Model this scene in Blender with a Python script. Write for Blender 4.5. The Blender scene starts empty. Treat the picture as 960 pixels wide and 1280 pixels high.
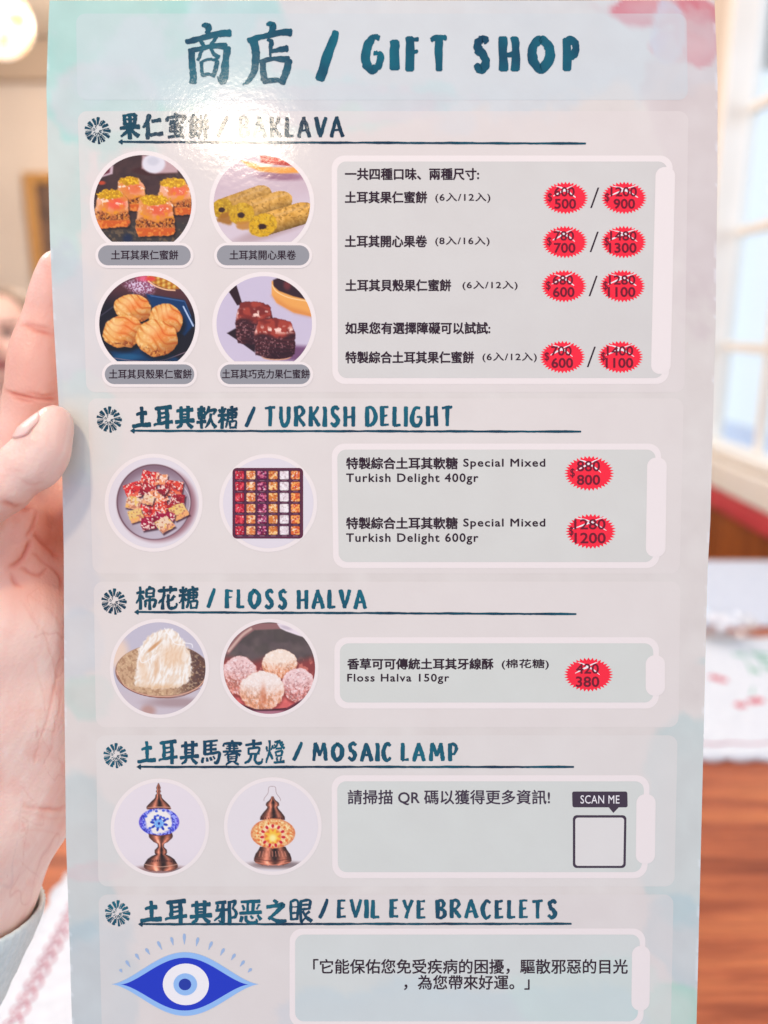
import bpy, math, random
import numpy as np
from mathutils import Vector

SC = bpy.context.scene
COL = SC.collection
rnd = random.Random(7)

# ------------------------------------------------------------------ camera
EYE = np.array([0.0, 0.0, 1.2])
PITCH = math.radians(14.0)
FOC = 961.0                      # focal length in pixels of a 960 x 1280 frame
RIGHT = np.array([1.0, 0.0, 0.0])
UP = np.array([0.0, math.sin(PITCH), math.cos(PITCH)])
FWD = np.array([0.0, math.cos(PITCH), -math.sin(PITCH)])
cam = bpy.data.cameras.new('camera')
camo = bpy.data.objects.new('camera', cam)
COL.objects.link(camo)
camo.location = EYE
camo.rotation_euler = (math.pi / 2 - PITCH, 0, 0)
cam.sensor_fit = 'HORIZONTAL'
cam.sensor_width = 36.0
cam.lens = 36.0 * FOC / 960.0
cam.clip_start = 0.01
cam.clip_end = 60.0
cam.dof.use_dof = True
cam.dof.focus_distance = 0.262
cam.dof.aperture_fstop = 7.2
SC.camera = camo

# ------------------------------------------------------------------ light
SC.view_settings.view_transform = 'Standard'
SC.view_settings.look = 'None'
SC.view_settings.exposure = 0.0
SC.view_settings.gamma = 1.0
world = bpy.data.worlds.new('World')
SC.world = world
world.use_nodes = True
wbg = world.node_tree.nodes['Background']
wbg.inputs[0].default_value = (0.70, 0.785, 1.0, 1)      # daylight of the room behind the camera
wbg.inputs[1].default_value = 0.98
SC.cycles.max_bounces = 6
SC.cycles.transparent_max_bounces = 32
SC.cycles.caustics_reflective = False
SC.cycles.caustics_refractive = False
SC.cycles.use_denoising = True


def cam2world(p):
    p = np.asarray(p, float)
    return EYE + p[..., 0:1] * RIGHT + p[..., 1:2] * UP - p[..., 2:3] * FWD


def ray(px, py):
    """camera-space direction of depth 1 through a pixel of the photograph"""
    px = np.asarray(px, float)
    py = np.asarray(py, float)
    return np.stack([(px - 480) / FOC, (640 - py) / FOC, -np.ones_like(px)], -1)


def wray(px, py):
    return cam2world(ray(px, py)) - EYE


def on_plane(px, py, axis, val):
    """point where the pixel's ray meets the world plane axis = val"""
    d = wray(px, py)
    t = (val - EYE[axis]) / d[..., axis:axis + 1]
    return EYE + t * d


# the card's plane in camera space: leans 3 degrees, bottom away
CD = 0.260
CTAN = math.tan(math.radians(3.05))
CN = np.array([0, -CTAN, 1.0])
CN /= np.linalg.norm(CN)


def bend(u, v):
    return 0.0011 * np.cos(u * 14.0) + 0.0005 * np.sin(v * 16.0 + 0.8 + u * 6)


def card_pt(px, py, lift=0.0):
    """camera-space point on the gently curved card at a pixel, lifted along the card's normal (metres)"""
    r = ray(px, py)
    off = np.zeros(r.shape[:-1])
    P0 = np.array([0, 0, -CD])
    for _ in range(5):
        t = ((P0 @ CN) + off) / (r @ CN)
        p = r * t[..., None]
        off = bend(p[..., 0], p[..., 1])
    return p + CN * lift


def card_depth(px, py):
    return -card_pt(np.asarray(px, float), np.asarray(py, float))[..., 2]


CARD_ORG = cam2world(card_pt(np.array(480.0), np.array(1330.0)))


def lamp(name, kind, loc, power, color, size, target=None, size_y=None):
    l = bpy.data.lights.new(name, kind)
    l.energy = power
    l.color = color
    o = bpy.data.objects.new(name, l)
    COL.objects.link(o)
    o.location = loc
    if kind == 'AREA':
        l.shape = 'ELLIPSE'
        l.size = size
        l.size_y = size_y or size
        o.rotation_euler = (Vector(target) - Vector(loc)).to_track_quat('-Z', 'Y').to_euler()
    else:
        l.shadow_soft_size = size
    return o


_c = card_pt(np.array(282.0), np.array(152.0))
_d = _c / np.linalg.norm(_c)
_n = CN + np.array([0.0, 0.0, 0.0])
_r = _d - 2 * (_d @ _n) * _n
KEY_LOC = cam2world(_c + _r / np.linalg.norm(_r) * 1.35)
# warm pendant lamps of the restaurant above and behind the photographer: the first glares on the card,
# the second, higher up, throws the thumb's shadow
lamp('pendant_glare', 'AREA', KEY_LOC, 2.3, (1.0, 0.83, 0.64), 0.19, cam2world(_c), 0.062)
_t = card_pt(np.array(84.0), np.array(570.0))
_td = np.array([-0.34, 0.96, 1.0])
lamp('pendant_high', 'AREA', cam2world(_t + _td / np.linalg.norm(_td) * 1.3), 6.6, (1.0, 0.78, 0.52), 0.10, cam2world(_t + np.array([0.08, 0, 0])), 0.10)
# daylight through the window on the right, plus added point lights, unseen, brightening the room
lamp('window_daylight', 'AREA', (1.9, 1.3, 1.7), 16, (0.86, 0.93, 1.0), 1.5, (0.0, 1.2, 0.8), 1.4)
lamp('room_fill', 'POINT', (0.15, 1.25, 2.45), 13, (1.0, 0.86, 0.72), 0.12)
lamp('room_fill', 'POINT', (-1.2, 1.0, 2.3), 42, (1.0, 0.90, 0.80), 0.12)


# ------------------------------------------------------------------ helpers
def s2l(c):
    c = np.asarray(c, float) / 255.0
    return np.where(c <= 0.04045, c / 12.92, ((c + 0.055) / 1.055) ** 2.4)


def hash2(ix, iy, seed):
    h = (ix.astype(np.int64) * 374761393 + iy.astype(np.int64) * 668265263 + seed * 982451653) & 0xFFFFFFFF
    h = ((h ^ (h >> 13)) * 1274126177) & 0xFFFFFFFF
    return ((h ^ (h >> 16)) & 0xFFFF) / 65535.0


def vn(x, y, seed=0):
    x = np.asarray(x, float)
    y = np.asarray(y, float)
    ix = np.floor(x)
    iy = np.floor(y)
    fx = x - ix
    fy = y - iy
    fx = fx * fx * (3 - 2 * fx)
    fy = fy * fy * (3 - 2 * fy)
    a = hash2(ix, iy, seed)
    b = hash2(ix + 1, iy, seed)
    c = hash2(ix, iy + 1, seed)
    d = hash2(ix + 1, iy + 1, seed)
    return (a * (1 - fx) + b * fx) * (1 - fy) + (c * (1 - fx) + d * fx) * fy


def fbm(x, y, seed=0, n=4):
    s = 0
    a = 0.5
    for i in range(n):
        s = s + a * vn(x * 2 ** i, y * 2 ** i, seed + i * 17)
        a *= 0.5
    return s / (1 - 0.5 ** n)


def sstep(a, b, x):
    t = np.clip((np.asarray(x, float) - a) / (b - a), 0, 1)
    return t * t * (3 - 2 * t)


def mesh_obj(name, verts, faces, mat=None, parent=None, cols=None, smooth=False, org=None, label=None, kind=None):
    """verts in world space; becomes ONE mesh object whose origin is the parent's (or org)"""
    if parent is not None:
        org = np.array(parent['org'])
    elif org is None:
        org = np.zeros(3)
    me = bpy.data.meshes.new(name)
    me.from_pydata((np.asarray(verts) - org).tolist(), [], [tuple(f) for f in faces])
    if cols is not None:
        a = me.attributes.new('Col', 'FLOAT_COLOR', 'POINT')
        c = np.ones((len(verts), 4), np.float32)
        c[:, :3] = cols
        a.data.foreach_set('color', c.ravel())
    if smooth:
        me.polygons.foreach_set('use_smooth', np.ones(len(me.polygons), bool))
    if mat:
        me.materials.append(mat)
    me.update()
    o = bpy.data.objects.new(name, me)
    COL.objects.link(o)
    if parent is not None:
        o.parent = parent
        o['org'] = list(map(float, org))
    else:
        o.location = org
        o['org'] = list(map(float, org))
    if label:
        o['label'] = label
    if kind:
        o['kind'] = kind
    return o


def empty(name, loc, label, cat, group=None):
    o = bpy.data.objects.new(name, None)
    COL.objects.link(o)
    o.location = loc
    o.empty_display_size = 0.05
    o['org'] = list(map(float, loc))
    o['label'] = label
    o['category'] = cat
    if group:
        o['group'] = group
    return o


def tag(o, label, cat, group=None):
    o['label'] = label
    o['category'] = cat
    if group:
        o['group'] = group
    return o


def mat(name, color=None, rough=0.5, attr=False, build=None, **kw):
    m = bpy.data.materials.new(name)
    m.use_nodes = True
    nt = m.node_tree
    b = nt.nodes['Principled BSDF']
    b.inputs['Roughness'].default_value = rough
    if color is not None:
        b.inputs['Base Color'].default_value = (*color, 1)
    if attr:
        a = nt.nodes.new('ShaderNodeAttribute')
        a.attribute_name = 'Col'
        nt.links.new(a.outputs['Color'], b.inputs['Base Color'])
    for k, v in kw.items():
        b.inputs[k.replace('_', ' ')].default_value = v
    if build:
        build(nt, b)
    return m


def node(nt, kind, **kw):
    n = nt.nodes.new(kind)
    for k, v in kw.items():
        if k in n.inputs:
            n.inputs[k].default_value = v
        else:
            setattr(n, k, v)
    return n


def bump_noise(scale, strength, dist=0.001, detail=3.0):
    def f(nt, b):
        t = node(nt, 'ShaderNodeTexCoord')
        n = node(nt, 'ShaderNodeTexNoise', Scale=scale, Detail=detail)
        u = node(nt, 'ShaderNodeBump', Strength=strength, Distance=dist)
        nt.links.new(t.outputs['Object'], n.inputs['Vector'])
        nt.links.new(n.outputs['Fac'], u.inputs['Height'])
        nt.links.new(u.outputs['Normal'], b.inputs['Normal'])
    return f


def mottled(c1, c2, scale, bump=0.0, stretch=(1, 1, 1), detail=4.0, dist=0.001):
    """base colour wandering between two tones, with fine relief"""
    def f(nt, b):
        t = node(nt, 'ShaderNodeTexCoord')
        mp = node(nt, 'ShaderNodeMapping')
        mp.inputs['Scale'].default_value = stretch
        n = node(nt, 'ShaderNodeTexNoise', Scale=scale, Detail=detail)
        r = node(nt, 'ShaderNodeValToRGB')
        r.color_ramp.elements[0].position = 0.3
        r.color_ramp.elements[1].position = 0.7
        r.color_ramp.elements[0].color = (*c1, 1)
        r.color_ramp.elements[1].color = (*c2, 1)
        nt.links.new(t.outputs['Object'], mp.inputs['Vector'])
        nt.links.new(mp.outputs['Vector'], n.inputs['Vector'])
        nt.links.new(n.outputs['Fac'], r.inputs['Fac'])
        nt.links.new(r.outputs['Color'], b.inputs['Base Color'])
        if bump:
            u = node(nt, 'ShaderNodeBump', Strength=bump, Distance=dist)
            nt.links.new(n.outputs['Fac'], u.inputs['Height'])
            nt.links.new(u.outputs['Normal'], b.inputs['Normal'])
    return f


def box(x0, y0, z0, x1, y1, z1):
    v = [(x, y, z) for x in (x0, x1) for y in (y0, y1) for z in (z0, z1)]
    f = [(0, 1, 3, 2), (4, 6, 7, 5), (0, 4, 5, 1), (2, 3, 7, 6), (0, 2, 6, 4), (1, 5, 7, 3)]
    return v, f


def merge(parts):
    V, F = [], []
    for v, f in parts:
        o = len(V)
        V += [tuple(p) for p in v]
        F += [tuple(i + o for i in q) for q in f]
    return V, F


def boxes(name, bl, m, parent=None, bevel=0.0, **kw):
    o = mesh_obj(name, *merge([box(*b) for b in bl]), m, parent, **kw)
    if bevel:
        bv = o.modifiers.new('bevel', 'BEVEL')
        bv.width = bevel
        bv.segments = 2
    return o


def lathe(profile, center, seg=40, wob=None):
    V, F = [], []
    n = len(profile)
    for k in range(seg):
        a = 2 * math.pi * k / seg
        for i, (r, z) in enumerate(profile):
            rr = r * (1 + (wob(a, i / (n - 1)) if wob else 0))
            V.append((center[0] + rr * math.cos(a), center[1] + rr * math.sin(a), center[2] + z))
    for k in range(seg):
        for i in range(n - 1):
            a, b = k * n + i, ((k + 1) % seg) * n + i
            F.append((a, b, b + 1, a + 1))
    return V, F


def tube(pts, r, seg=8):
    V, F = [], []
    pts = [Vector(p) for p in pts]
    for i, p in enumerate(pts):
        t = (pts[min(i + 1, len(pts) - 1)] - pts[max(i - 1, 0)]).normalized()
        a = t.orthogonal().normalized()
        b = t.cross(a)
        for k in range(seg):
            w = 2 * math.pi * k / seg
            V.append(tuple(p + (a * math.cos(w) + b * math.sin(w)) * r))
    for i in range(len(pts) - 1):
        for k in range(seg):
            F.append((i * seg + k, i * seg + (k + 1) % seg, (i + 1) * seg + (k + 1) % seg, (i + 1) * seg + k))
    F.append(tuple(range(seg))[::-1])
    F.append(tuple(range((len(pts) - 1) * seg, len(pts) * seg)))
    return V, F


# ---- signed-distance modelling for the organic bodies
class Field:
    def __init__(self, lo, hi, h):
        self.lo = np.array(lo, float)
        self.h = h
        self.n = np.ceil((np.array(hi) - self.lo) / h).astype(int) + 1
        self.d = np.full(self.n, 1.0, np.float32)

    def add(self, lo, hi, fn, k, sub=False):
        i0 = np.clip(((np.array(lo) - self.lo) / self.h).astype(int) - 1, 0, self.n - 1)
        i1 = np.clip(((np.array(hi) - self.lo) / self.h).astype(int) + 2, 1, self.n)
        sl = tuple(slice(a, b) for a, b in zip(i0, i1))
        g = np.meshgrid(*[(self.lo[i] + self.h * np.arange(i0[i], i1[i])).astype(np.float32) for i in range(3)], indexing='ij')
        d = fn(np.stack(g, -1))
        o = self.d[sl]
        if sub:
            d = -d
            w = np.maximum(k - np.abs(o - d), 0) / k
            self.d[sl] = np.maximum(o, d) + w * w * k * 0.25
        else:
            w = np.maximum(k - np.abs(o - d), 0) / k
            self.d[sl] = np.minimum(o, d) - w * w * k * 0.25

    def cone(self, a, b, ra, rb, k=0.004, sub=False):
        a = np.array(a, np.float32)
        b = np.array(b, np.float32)
        R = max(ra, rb) + k + 2 * self.h

        def fn(p):
            ab = b - a
            t = np.clip(((p - a) @ ab) / max(float(ab @ ab), 1e-12), 0, 1)
            return np.linalg.norm(p - a - t[..., None] * ab, axis=-1) - (ra + (rb - ra) * t)
        self.add(np.minimum(a, b) - R, np.maximum(a, b) + R, fn, k, sub)

    def ell(self, c, r, k=0.004, sub=False, rot=None):
        c = np.array(c, np.float32)
        r = np.array(r, np.float32)
        R = r.max() + k + 2 * self.h

        def fn(p):
            q = p - c
            if rot is not None:
                q = q @ np.array(rot, np.float32)
            k0 = np.linalg.norm(q / r, axis=-1)
            k1 = np.linalg.norm(q / (r * r), axis=-1)
            return k0 * (k0 - 1) / np.maximum(k1, 1e-6)
        self.add(c - R, c + R, fn, k, sub)

    def mesh(self):
        d = self.d
        s = d < 0
        n = d.shape
        cn = tuple(i - 1 for i in n)
        cnt = np.zeros(cn, np.int8)
        corners = [(i, j, k) for i in (0, 1) for j in (0, 1) for k in (0, 1)]

        def cut(c):
            return tuple(slice(c[a], c[a] + cn[a]) for a in range(3))
        for c in corners:
            cnt += s[cut(c)]
        act = (cnt > 0) & (cnt < 8)
        idx = np.argwhere(act)
        ids = -np.ones(cn, np.int64)
        ids[act] = np.arange(len(idx))
        acc = np.zeros((len(idx), 3))
        num = np.zeros(len(idx))
        for c in corners:
            for ax in range(3):
                if c[ax]:
                    continue
                e = list(c)
                e[ax] = 1
                A = d[tuple((idx + c).T)]
                B = d[tuple((idx + e).T)]
                m = (A < 0) != (B < 0)
                t = np.where(m, A / np.where(m, A - B, 1), 0)
                p = np.array(c, float) + np.zeros((len(idx), 3))
                p[:, ax] += t
                acc += p * m[:, None]
                num += m
        V = self.lo + self.h * (idx + acc / num[:, None])
        F = []
        for ax in range(3):
            o1, o2 = [(1, 2), (2, 0), (0, 1)][ax]
            a = s
            lo = [slice(None)] * 3
            hi = [slice(None)] * 3
            lo[ax] = slice(0, n[ax] - 1)
            hi[ax] = slice(1, n[ax])
            ch = a[tuple(lo)] != a[tuple(hi)]
            e = np.argwhere(ch)
            e = e[(e[:, o1] > 0) & (e[:, o2] > 0) & (e[:, o1] < n[o1] - 1) & (e[:, o2] < n[o2] - 1)]
            u1 = np.zeros(3, int)
            u1[o1] = 1
            u2 = np.zeros(3, int)
            u2[o2] = 1
            q = np.stack([ids[tuple((e - u1 - u2).T)], ids[tuple((e - u2).T)], ids[tuple(e.T)], ids[tuple((e - u1).T)]], -1)
            inside = s[tuple(e.T)]
            q[~inside] = q[~inside][:, ::-1]
            F.append(q)
        return V, np.concatenate(F)


def relax(V, F, it=2, w=0.5):
    """a little Laplacian smoothing of a quad mesh"""
    E = np.concatenate([F[:, [0, 1]], F[:, [1, 2]], F[:, [2, 3]], F[:, [3, 0]]])
    for _ in range(it):
        S = np.zeros_like(V)
        N = np.zeros(len(V))
        for a, b in ((0, 1), (1, 0)):
            np.add.at(S, E[:, a], V[E[:, b]])
            np.add.at(N, E[:, a], 1)
        V = V * (1 - w) + S / np.maximum(N, 1)[:, None] * w
    return V


def vnormals(V, F):
    a = V[F[:, 2]] - V[F[:, 0]]
    b = V[F[:, 3]] - V[F[:, 1]]
    fn = np.cross(a, b)
    N = np.zeros_like(V)
    for i in range(4):
        np.add.at(N, F[:, i], fn)
    return N / np.maximum(np.linalg.norm(N, axis=1, keepdims=True), 1e-12)


def refine(V, F):
    """split every quad in four, with Catmull-Clark-like smoothing afterwards"""
    E = np.sort(np.concatenate([F[:, [0, 1]], F[:, [1, 2]], F[:, [2, 3]], F[:, [3, 0]]]), 1)
    key = E[:, 0] * len(V) + E[:, 1]
    uk, inv = np.unique(key, return_inverse=True)
    mid = (V[uk // len(V)] + V[uk % len(V)]) / 2
    cen = V[F].mean(1)
    nv, ne, nf = len(V), len(uk), len(F)
    e = inv.reshape(4, nf) + nv
    c = np.arange(nf) + nv + ne
    NF = np.concatenate([np.stack([F[:, 0], e[0], c, e[3]], -1), np.stack([e[0], F[:, 1], e[1], c], -1),
                         np.stack([c, e[1], F[:, 2], e[2]], -1), np.stack([e[3], c, e[2], F[:, 3]], -1)])
    NV = np.concatenate([V, mid, cen])
    return relax(NV, NF, 1, 0.4), NF


def polyline_dist(x, y, pts):
    d = np.full(np.shape(x), 1e9)
    for (ax, ay), (bx, by) in zip(pts[:-1], pts[1:]):
        t = np.clip(((x - ax) * (bx - ax) + (y - ay) * (by - ay)) / max((bx - ax) ** 2 + (by - ay) ** 2, 1e-9), 0, 1)
        d = np.minimum(d, np.hypot(x - ax - t * (bx - ax), y - ay - t * (by - ay)))
    return d


def spline(pts, n=8):
    P = np.array(pts, float)
    if len(P) < 3:
        t = np.linspace(0, 1, n + 1)[:, None]
        return P[0] * (1 - t) + P[-1] * t
    Q = np.vstack([2 * P[0] - P[1], P, 2 * P[-1] - P[-2]])
    out = []
    for i in range(1, len(Q) - 2):
        for k in range(n):
            t = k / n
            a, b, c, d = Q[i - 1], Q[i], Q[i + 1], Q[i + 2]
            out.append(0.5 * (2 * b + (c - a) * t + (2 * a - 5 * b + 4 * c - d) * t * t + (-a + 3 * b - 3 * c + d) * t ** 3))
    out.append(P[-1])
    return np.array(out)
# ================================================================== the room behind the card
def ring_wall(name, x0, x1, ya, yb, za, zb, hy0, hy1, hz0, hz1, m):
    """wall slab between x0 and x1 with one rectangular opening, a single closed mesh"""
    def lay(x):
        return [(x, ya, za), (x, yb, za), (x, yb, zb), (x, ya, zb), (x, hy0, hz0), (x, hy1, hz0), (x, hy1, hz1), (x, hy0, hz1)]
    V = lay(x0) + lay(x1)
    F = []
    for i in range(4):
        j = (i + 1) % 4
        F += [(i, j, j + 4, i + 4), (i + 12, j + 12, j + 8, i + 8), (i, i + 8, j + 8, j), (i + 4, j + 4, j + 12, i + 12)]
    return mesh_obj(name, V, F, m, kind='structure')


m_wall = mat('painted_plaster', None, 0.85, build=mottled((0.64, 0.54, 0.455), (0.70, 0.60, 0.51), 3.0, 0.15, detail=6))
m_ceil = mat('ceiling_paint', (0.75, 0.68, 0.58), 0.9)
m_shade_band = mat('shade_band_tone', (0.45, 0.34, 0.25), 0.8, build=bump_noise(30, 0.1))
m_cream = mat('cream_gloss_paint', None, 0.4, build=mottled((0.86, 0.80, 0.72), (0.90, 0.85, 0.78), 9, 0.05))
m_red = mat('red_rail_paint', None, 0.35, build=mottled((0.50, 0.03, 0.045), (0.62, 0.05, 0.065), 14, 0.05))
m_floor = mat('floor_boards', None, 0.5, build=mottled((0.12, 0.07, 0.05), (0.2, 0.12, 0.08), 3, 0.1, (1, 8, 1)))


def wood_build(c, stretch, rough_bump=0.12, sc=1.0, seed=0.0):
    def f(nt, b):
        t = node(nt, 'ShaderNodeTexCoord')
        mp = node(nt, 'ShaderNodeMapping')
        mp.inputs['Scale'].default_value = stretch
        mp.inputs['Location'].default_value = (seed, seed * 1.7, 0)
        n1 = node(nt, 'ShaderNodeTexNoise', Scale=3.2 * sc, Detail=3.0, Distortion=0.6)
        n2 = node(nt, 'ShaderNodeTexNoise', Scale=24.0 * sc, Detail=6.0, Roughness=0.65)
        r1 = node(nt, 'ShaderNodeValToRGB')
        r2 = node(nt, 'ShaderNodeValToRGB')
        for r, cs in ((r1, c[:3]), (r2, c[3:])):
            r.color_ramp.elements[0].color = (*cs[0], 1)
            r.color_ramp.elements[1].color = (*cs[-1], 1)
            r.color_ramp.elements[0].position = 0.3
            r.color_ramp.elements[1].position = 0.72
            if len(cs) == 3:
                e = r.color_ramp.elements.new(0.5)
                e.color = (*cs[1], 1)
        mx = node(nt, 'ShaderNodeMix', data_type='RGBA', blend_type='MULTIPLY')
        mx.inputs[0].default_value = 1.0
        for n in (n1, n2):
            nt.links.new(mp.outputs['Vector'], n.inputs['Vector'])
        nt.links.new(t.outputs['Object'], mp.inputs['Vector'])
        nt.links.new(n1.outputs['Fac'], r1.inputs['Fac'])
        nt.links.new(n2.outputs['Fac'], r2.inputs['Fac'])
        nt.links.new(r1.outputs['Color'], mx.inputs[6])
        nt.links.new(r2.outputs['Color'], mx.inputs[7])
        nt.links.new(mx.outputs[2], b.inputs['Base Color'])
        u = node(nt, 'ShaderNodeBump', Strength=rough_bump, Distance=0.0006)
        nt.links.new(n2.outputs['Fac'], u.inputs['Height'])
        nt.links.new(u.outputs['Normal'], b.inputs['Normal'])
    return f


m_table = mat('varnished_table_wood', None, 0.3, build=wood_build(
    [(0.34, 0.072, 0.028), (0.60, 0.155, 0.060), (0.80, 0.250, 0.090), (0.55, 0.50, 0.48), (1, 1, 1)], (1.1, 15, 1)))
m_panel = mat('brown_wood_panel', None, 0.4, build=wood_build(
    [(0.22, 0.045, 0.004), (0.36, 0.085, 0.008), (0.44, 0.11, 0.012), (0.6, 0.55, 0.5), (1, 1, 1)], (8, 8, 1.2)))

floor = boxes('floor', [(-4, -1.0, -0.06, 4, 5, 0)], m_floor, kind='structure')
boxes('ceiling', [(-4, 1.6, 2.62, 4, 5, 2.7)], m_ceil, kind='structure')
back_wall = boxes('wall', [(-4, 4.5, 0, 0.9, 4.62, 2.615)], m_wall, kind='structure')
boxes('shade_band', [(-4, 4.43, 2.415, 0.895, 4.497, 2.612)], m_shade_band, back_wall, bevel=0.012)  # shade along the top of the wall, built as a darker band
boxes('wall', [(-4.12, 1.0, 0, -4.003, 4.6, 2.612)], m_wall, kind='structure')
WX = 0.9
side_wall = ring_wall('wall', WX, WX + 0.085, 0.35, 4.62, 0.0, 2.612, 0.60, 2.25, 0.845, 2.32, m_wall)
for k in range(9):                                         # brown boards of the wainscot
    boxes('wall_board', [(WX - 0.016, 0.40 + k * 0.40, 0.08, WX - 0.003, 0.794 + k * 0.40, 0.715)], m_panel, side_wall, bevel=0.003)
boxes('chair_rail', [(WX - 0.030, 0.36, 0.716, WX - 0.002, 4.4, 0.769)], m_red, side_wall, bevel=0.008)
boxes('skirting', [(WX - 0.02, 0.36, 0.003, WX - 0.003, 4.4, 0.078)], m_panel, side_wall, bevel=0.004)

# ---- window
win = empty('window', (WX, 1.38, 0.825), 'large cream framed window with small panes above the red rail', 'window')
boxes('sill', [(WX - 0.03, 0.52, 0.772, WX + 0.052, 2.33, 0.842)], m_cream, win, bevel=0.006)
fy0, fy1, fz0, fz1 = 0.603, 2.247, 0.848, 2.317
for b in [(WX - 0.012, fy0, fz0, WX + 0.078, fy0 + 0.045, fz1), (WX - 0.012, fy1 - 0.045, fz0, WX + 0.078, fy1, fz1),
          (WX - 0.010, fy0 + 0.046, fz1 - 0.045, WX + 0.076, fy1 - 0.046, fz1), (WX - 0.010, fy0 + 0.046, fz0, WX + 0.076, fy1 - 0.046, fz0 + 0.022)]:
    boxes('frame', [b], m_cream, win, bevel=0.004)
ys = [fy1 - 0.045 - 0.21 * k for k in range(8)]
ys = [fy1 - 0.045, 1.935, 1.725, 1.515, 1.305, 1.095, 0.885, fy0 + 0.045]
zs = [fz0 + 0.022, 1.13, 1.43, 1.73, 2.03, fz1 - 0.045]
for y in ys[1:-1]:
    boxes('muntin', [(WX + 0.044, y - 0.014, fz0 + 0.023, WX + 0.066, y + 0.014, fz1 - 0.046)], m_cream, win, bevel=0.004)
for z in zs[1:-1]:
    for a, b in zip(ys[:-1], ys[1:]):
        boxes('glazing_bar', [(WX + 0.045, b + 0.015, z - 0.012, WX + 0.064, a - 0.015, z + 0.012)], m_cream, win, bevel=0.003)


def glass_build(nt, b):
    b.inputs['Transmission Weight'].default_value = 1.0
    b.inputs['IOR'].default_value = 1.45


m_pane = bpy.data.materials.new('window_glass')
m_pane.use_nodes = True
_nt = m_pane.node_tree
_nt.nodes.remove(_nt.nodes['Principled BSDF'])
_tr = node(_nt, 'ShaderNodeBsdfTransparent', Color=(0.93, 0.97, 1.0, 1))
_gl = node(_nt, 'ShaderNodeBsdfGlossy', Roughness=0.05)
_mx = node(_nt, 'ShaderNodeMixShader')
_mx.inputs[0].default_value = 0.07
_nt.links.new(_tr.outputs[0], _mx.inputs[1])
_nt.links.new(_gl.outputs[0], _mx.inputs[2])
_nt.links.new(_mx.outputs[0], _nt.nodes['Material Output'].inputs['Surface'])
_pane = None
for a, b in zip(ys[:-1], ys[1:]):
    for z0, z1 in zip(zs[:-1], zs[1:]):
        boxes('pane', [(WX + 0.052, b + 0.012, z0 + 0.008, WX + 0.056, a - 0.012, z1 - 0.008)], m_pane, win)

# daylight outside: pale sky backdrop
m_sky = bpy.data.materials.new('daylight_sky')
m_sky.use_nodes = True
_nt = m_sky.node_tree
_nt.nodes.remove(_nt.nodes['Principled BSDF'])
_em = node(_nt, 'ShaderNodeEmission', Color=(0.84, 0.89, 0.93, 1), Strength=1.25)
_nt.links.new(_em.outputs[0], _nt.nodes['Material Output'].inputs['Surface'])
mesh_obj('sky', [(6, -6, -0.5), (6, 16, -0.5), (6, 16, 9), (6, -6, 9)], [(0, 1, 2, 3)], m_sky, kind='structure')

# ---- picture on the far wall
m_gold = mat('gilt_frame_wood', None, 0.4, build=mottled((0.42, 0.20, 0.045), (0.58, 0.30, 0.08), 30, 0.2))
m_art = mat('dark_picture_print', None, 0.5, build=mottled((0.045, 0.03, 0.026), (0.22, 0.12, 0.07), 9, 0.05))
pf = empty('picture_frame', (-1.60, 4.49, 1.60), 'dark picture in a gilt frame on the far beige wall', 'picture')
px0, px1, pz0, pz1, pw = -1.95, -1.25, 1.20, 1.975, 0.055
for b in [(px0, 4.455, pz0, px0 + pw, 4.497, pz1), (px1 - pw, 4.455, pz0, px1, 4.497, pz1),
          (px0 + pw + .001, 4.457, pz1 - pw, px1 - pw - .001, 4.497, pz1), (px0 + pw + .001, 4.457, pz0, px1 - pw - .001, 4.497, pz0 + pw)]:
    boxes('frame', [b], m_gold, pf, bevel=0.008)
boxes('canvas', [(px0 + pw - .005, 4.478, pz0 + pw - .005, px1 - pw + .005, 4.492, pz1 - pw + .005)], m_art, pf)

# ---- hanging mosaic lamp at the upper left
LC = (-1.070, 2.40, 2.005)
pl_ = empty('pendant_lamp', (LC[0], LC[1], 2.62), 'glowing white mosaic glass pendant lamp hanging at the upper left', 'lamp')
m_globe = bpy.data.materials.new('lit_mosaic_glass')
m_globe.use_nodes = True
_nt = m_globe.node_tree
_b = _nt.nodes['Principled BSDF']
_t = node(_nt, 'ShaderNodeTexCoord')
_v = node(_nt, 'ShaderNodeTexVoronoi', Scale=42.0)
_r = node(_nt, 'ShaderNodeValToRGB')
_r.color_ramp.interpolation = 'CONSTANT'
for p_, c_ in ((0.0, (1, 0.86, 0.68)), (0.62, (1.0, 0.62, 0.25)), (0.8, (0.9, 0.25, 0.16)), (0.9, (1, 0.9, 0.8))):
    e = _r.color_ramp.elements.new(p_) if p_ not in (0.0,) else _r.color_ramp.elements[0]
    e.position = p_
    e.color = (*c_, 1)
_nt.links.new(_t.outputs['Object'], _v.inputs['Vector'])
_nt.links.new(_v.outputs['Color'], _r.inputs['Fac'])
_nt.links.new(_r.outputs['Color'], _b.inputs['Base Color'])
_nt.links.new(_r.outputs['Color'], _b.inputs['Emission Color'])
_b.inputs['Emission Strength'].default_value = 1.7
m_brass = mat('brass', (0.62, 0.40, 0.18), 0.3, Metallic=1.0)
prof = [(0.001, -0.092)] + [(0.086 * math.sin(a), -0.09 * math.cos(a)) for a in np.linspace(0.12, math.pi - 0.35, 18)]
mesh_obj('globe', *lathe(prof, LC, 36), m_globe, pl_, smooth=True)
mesh_obj('cap', *lathe([(0.034, 0.080), (0.036, 0.092), (0.026, 0.112), (0.012, 0.128), (0.008, 0.150), (0.001, 0.151)], LC, 24), m_brass, pl_, smooth=True)
mesh_obj('cord', *tube([(LC[0], LC[1], LC[2] + 0.15), (LC[0], LC[1], 2.4), (LC[0], LC[1], 2.617)], 0.004), m_brass, pl_)
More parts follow.
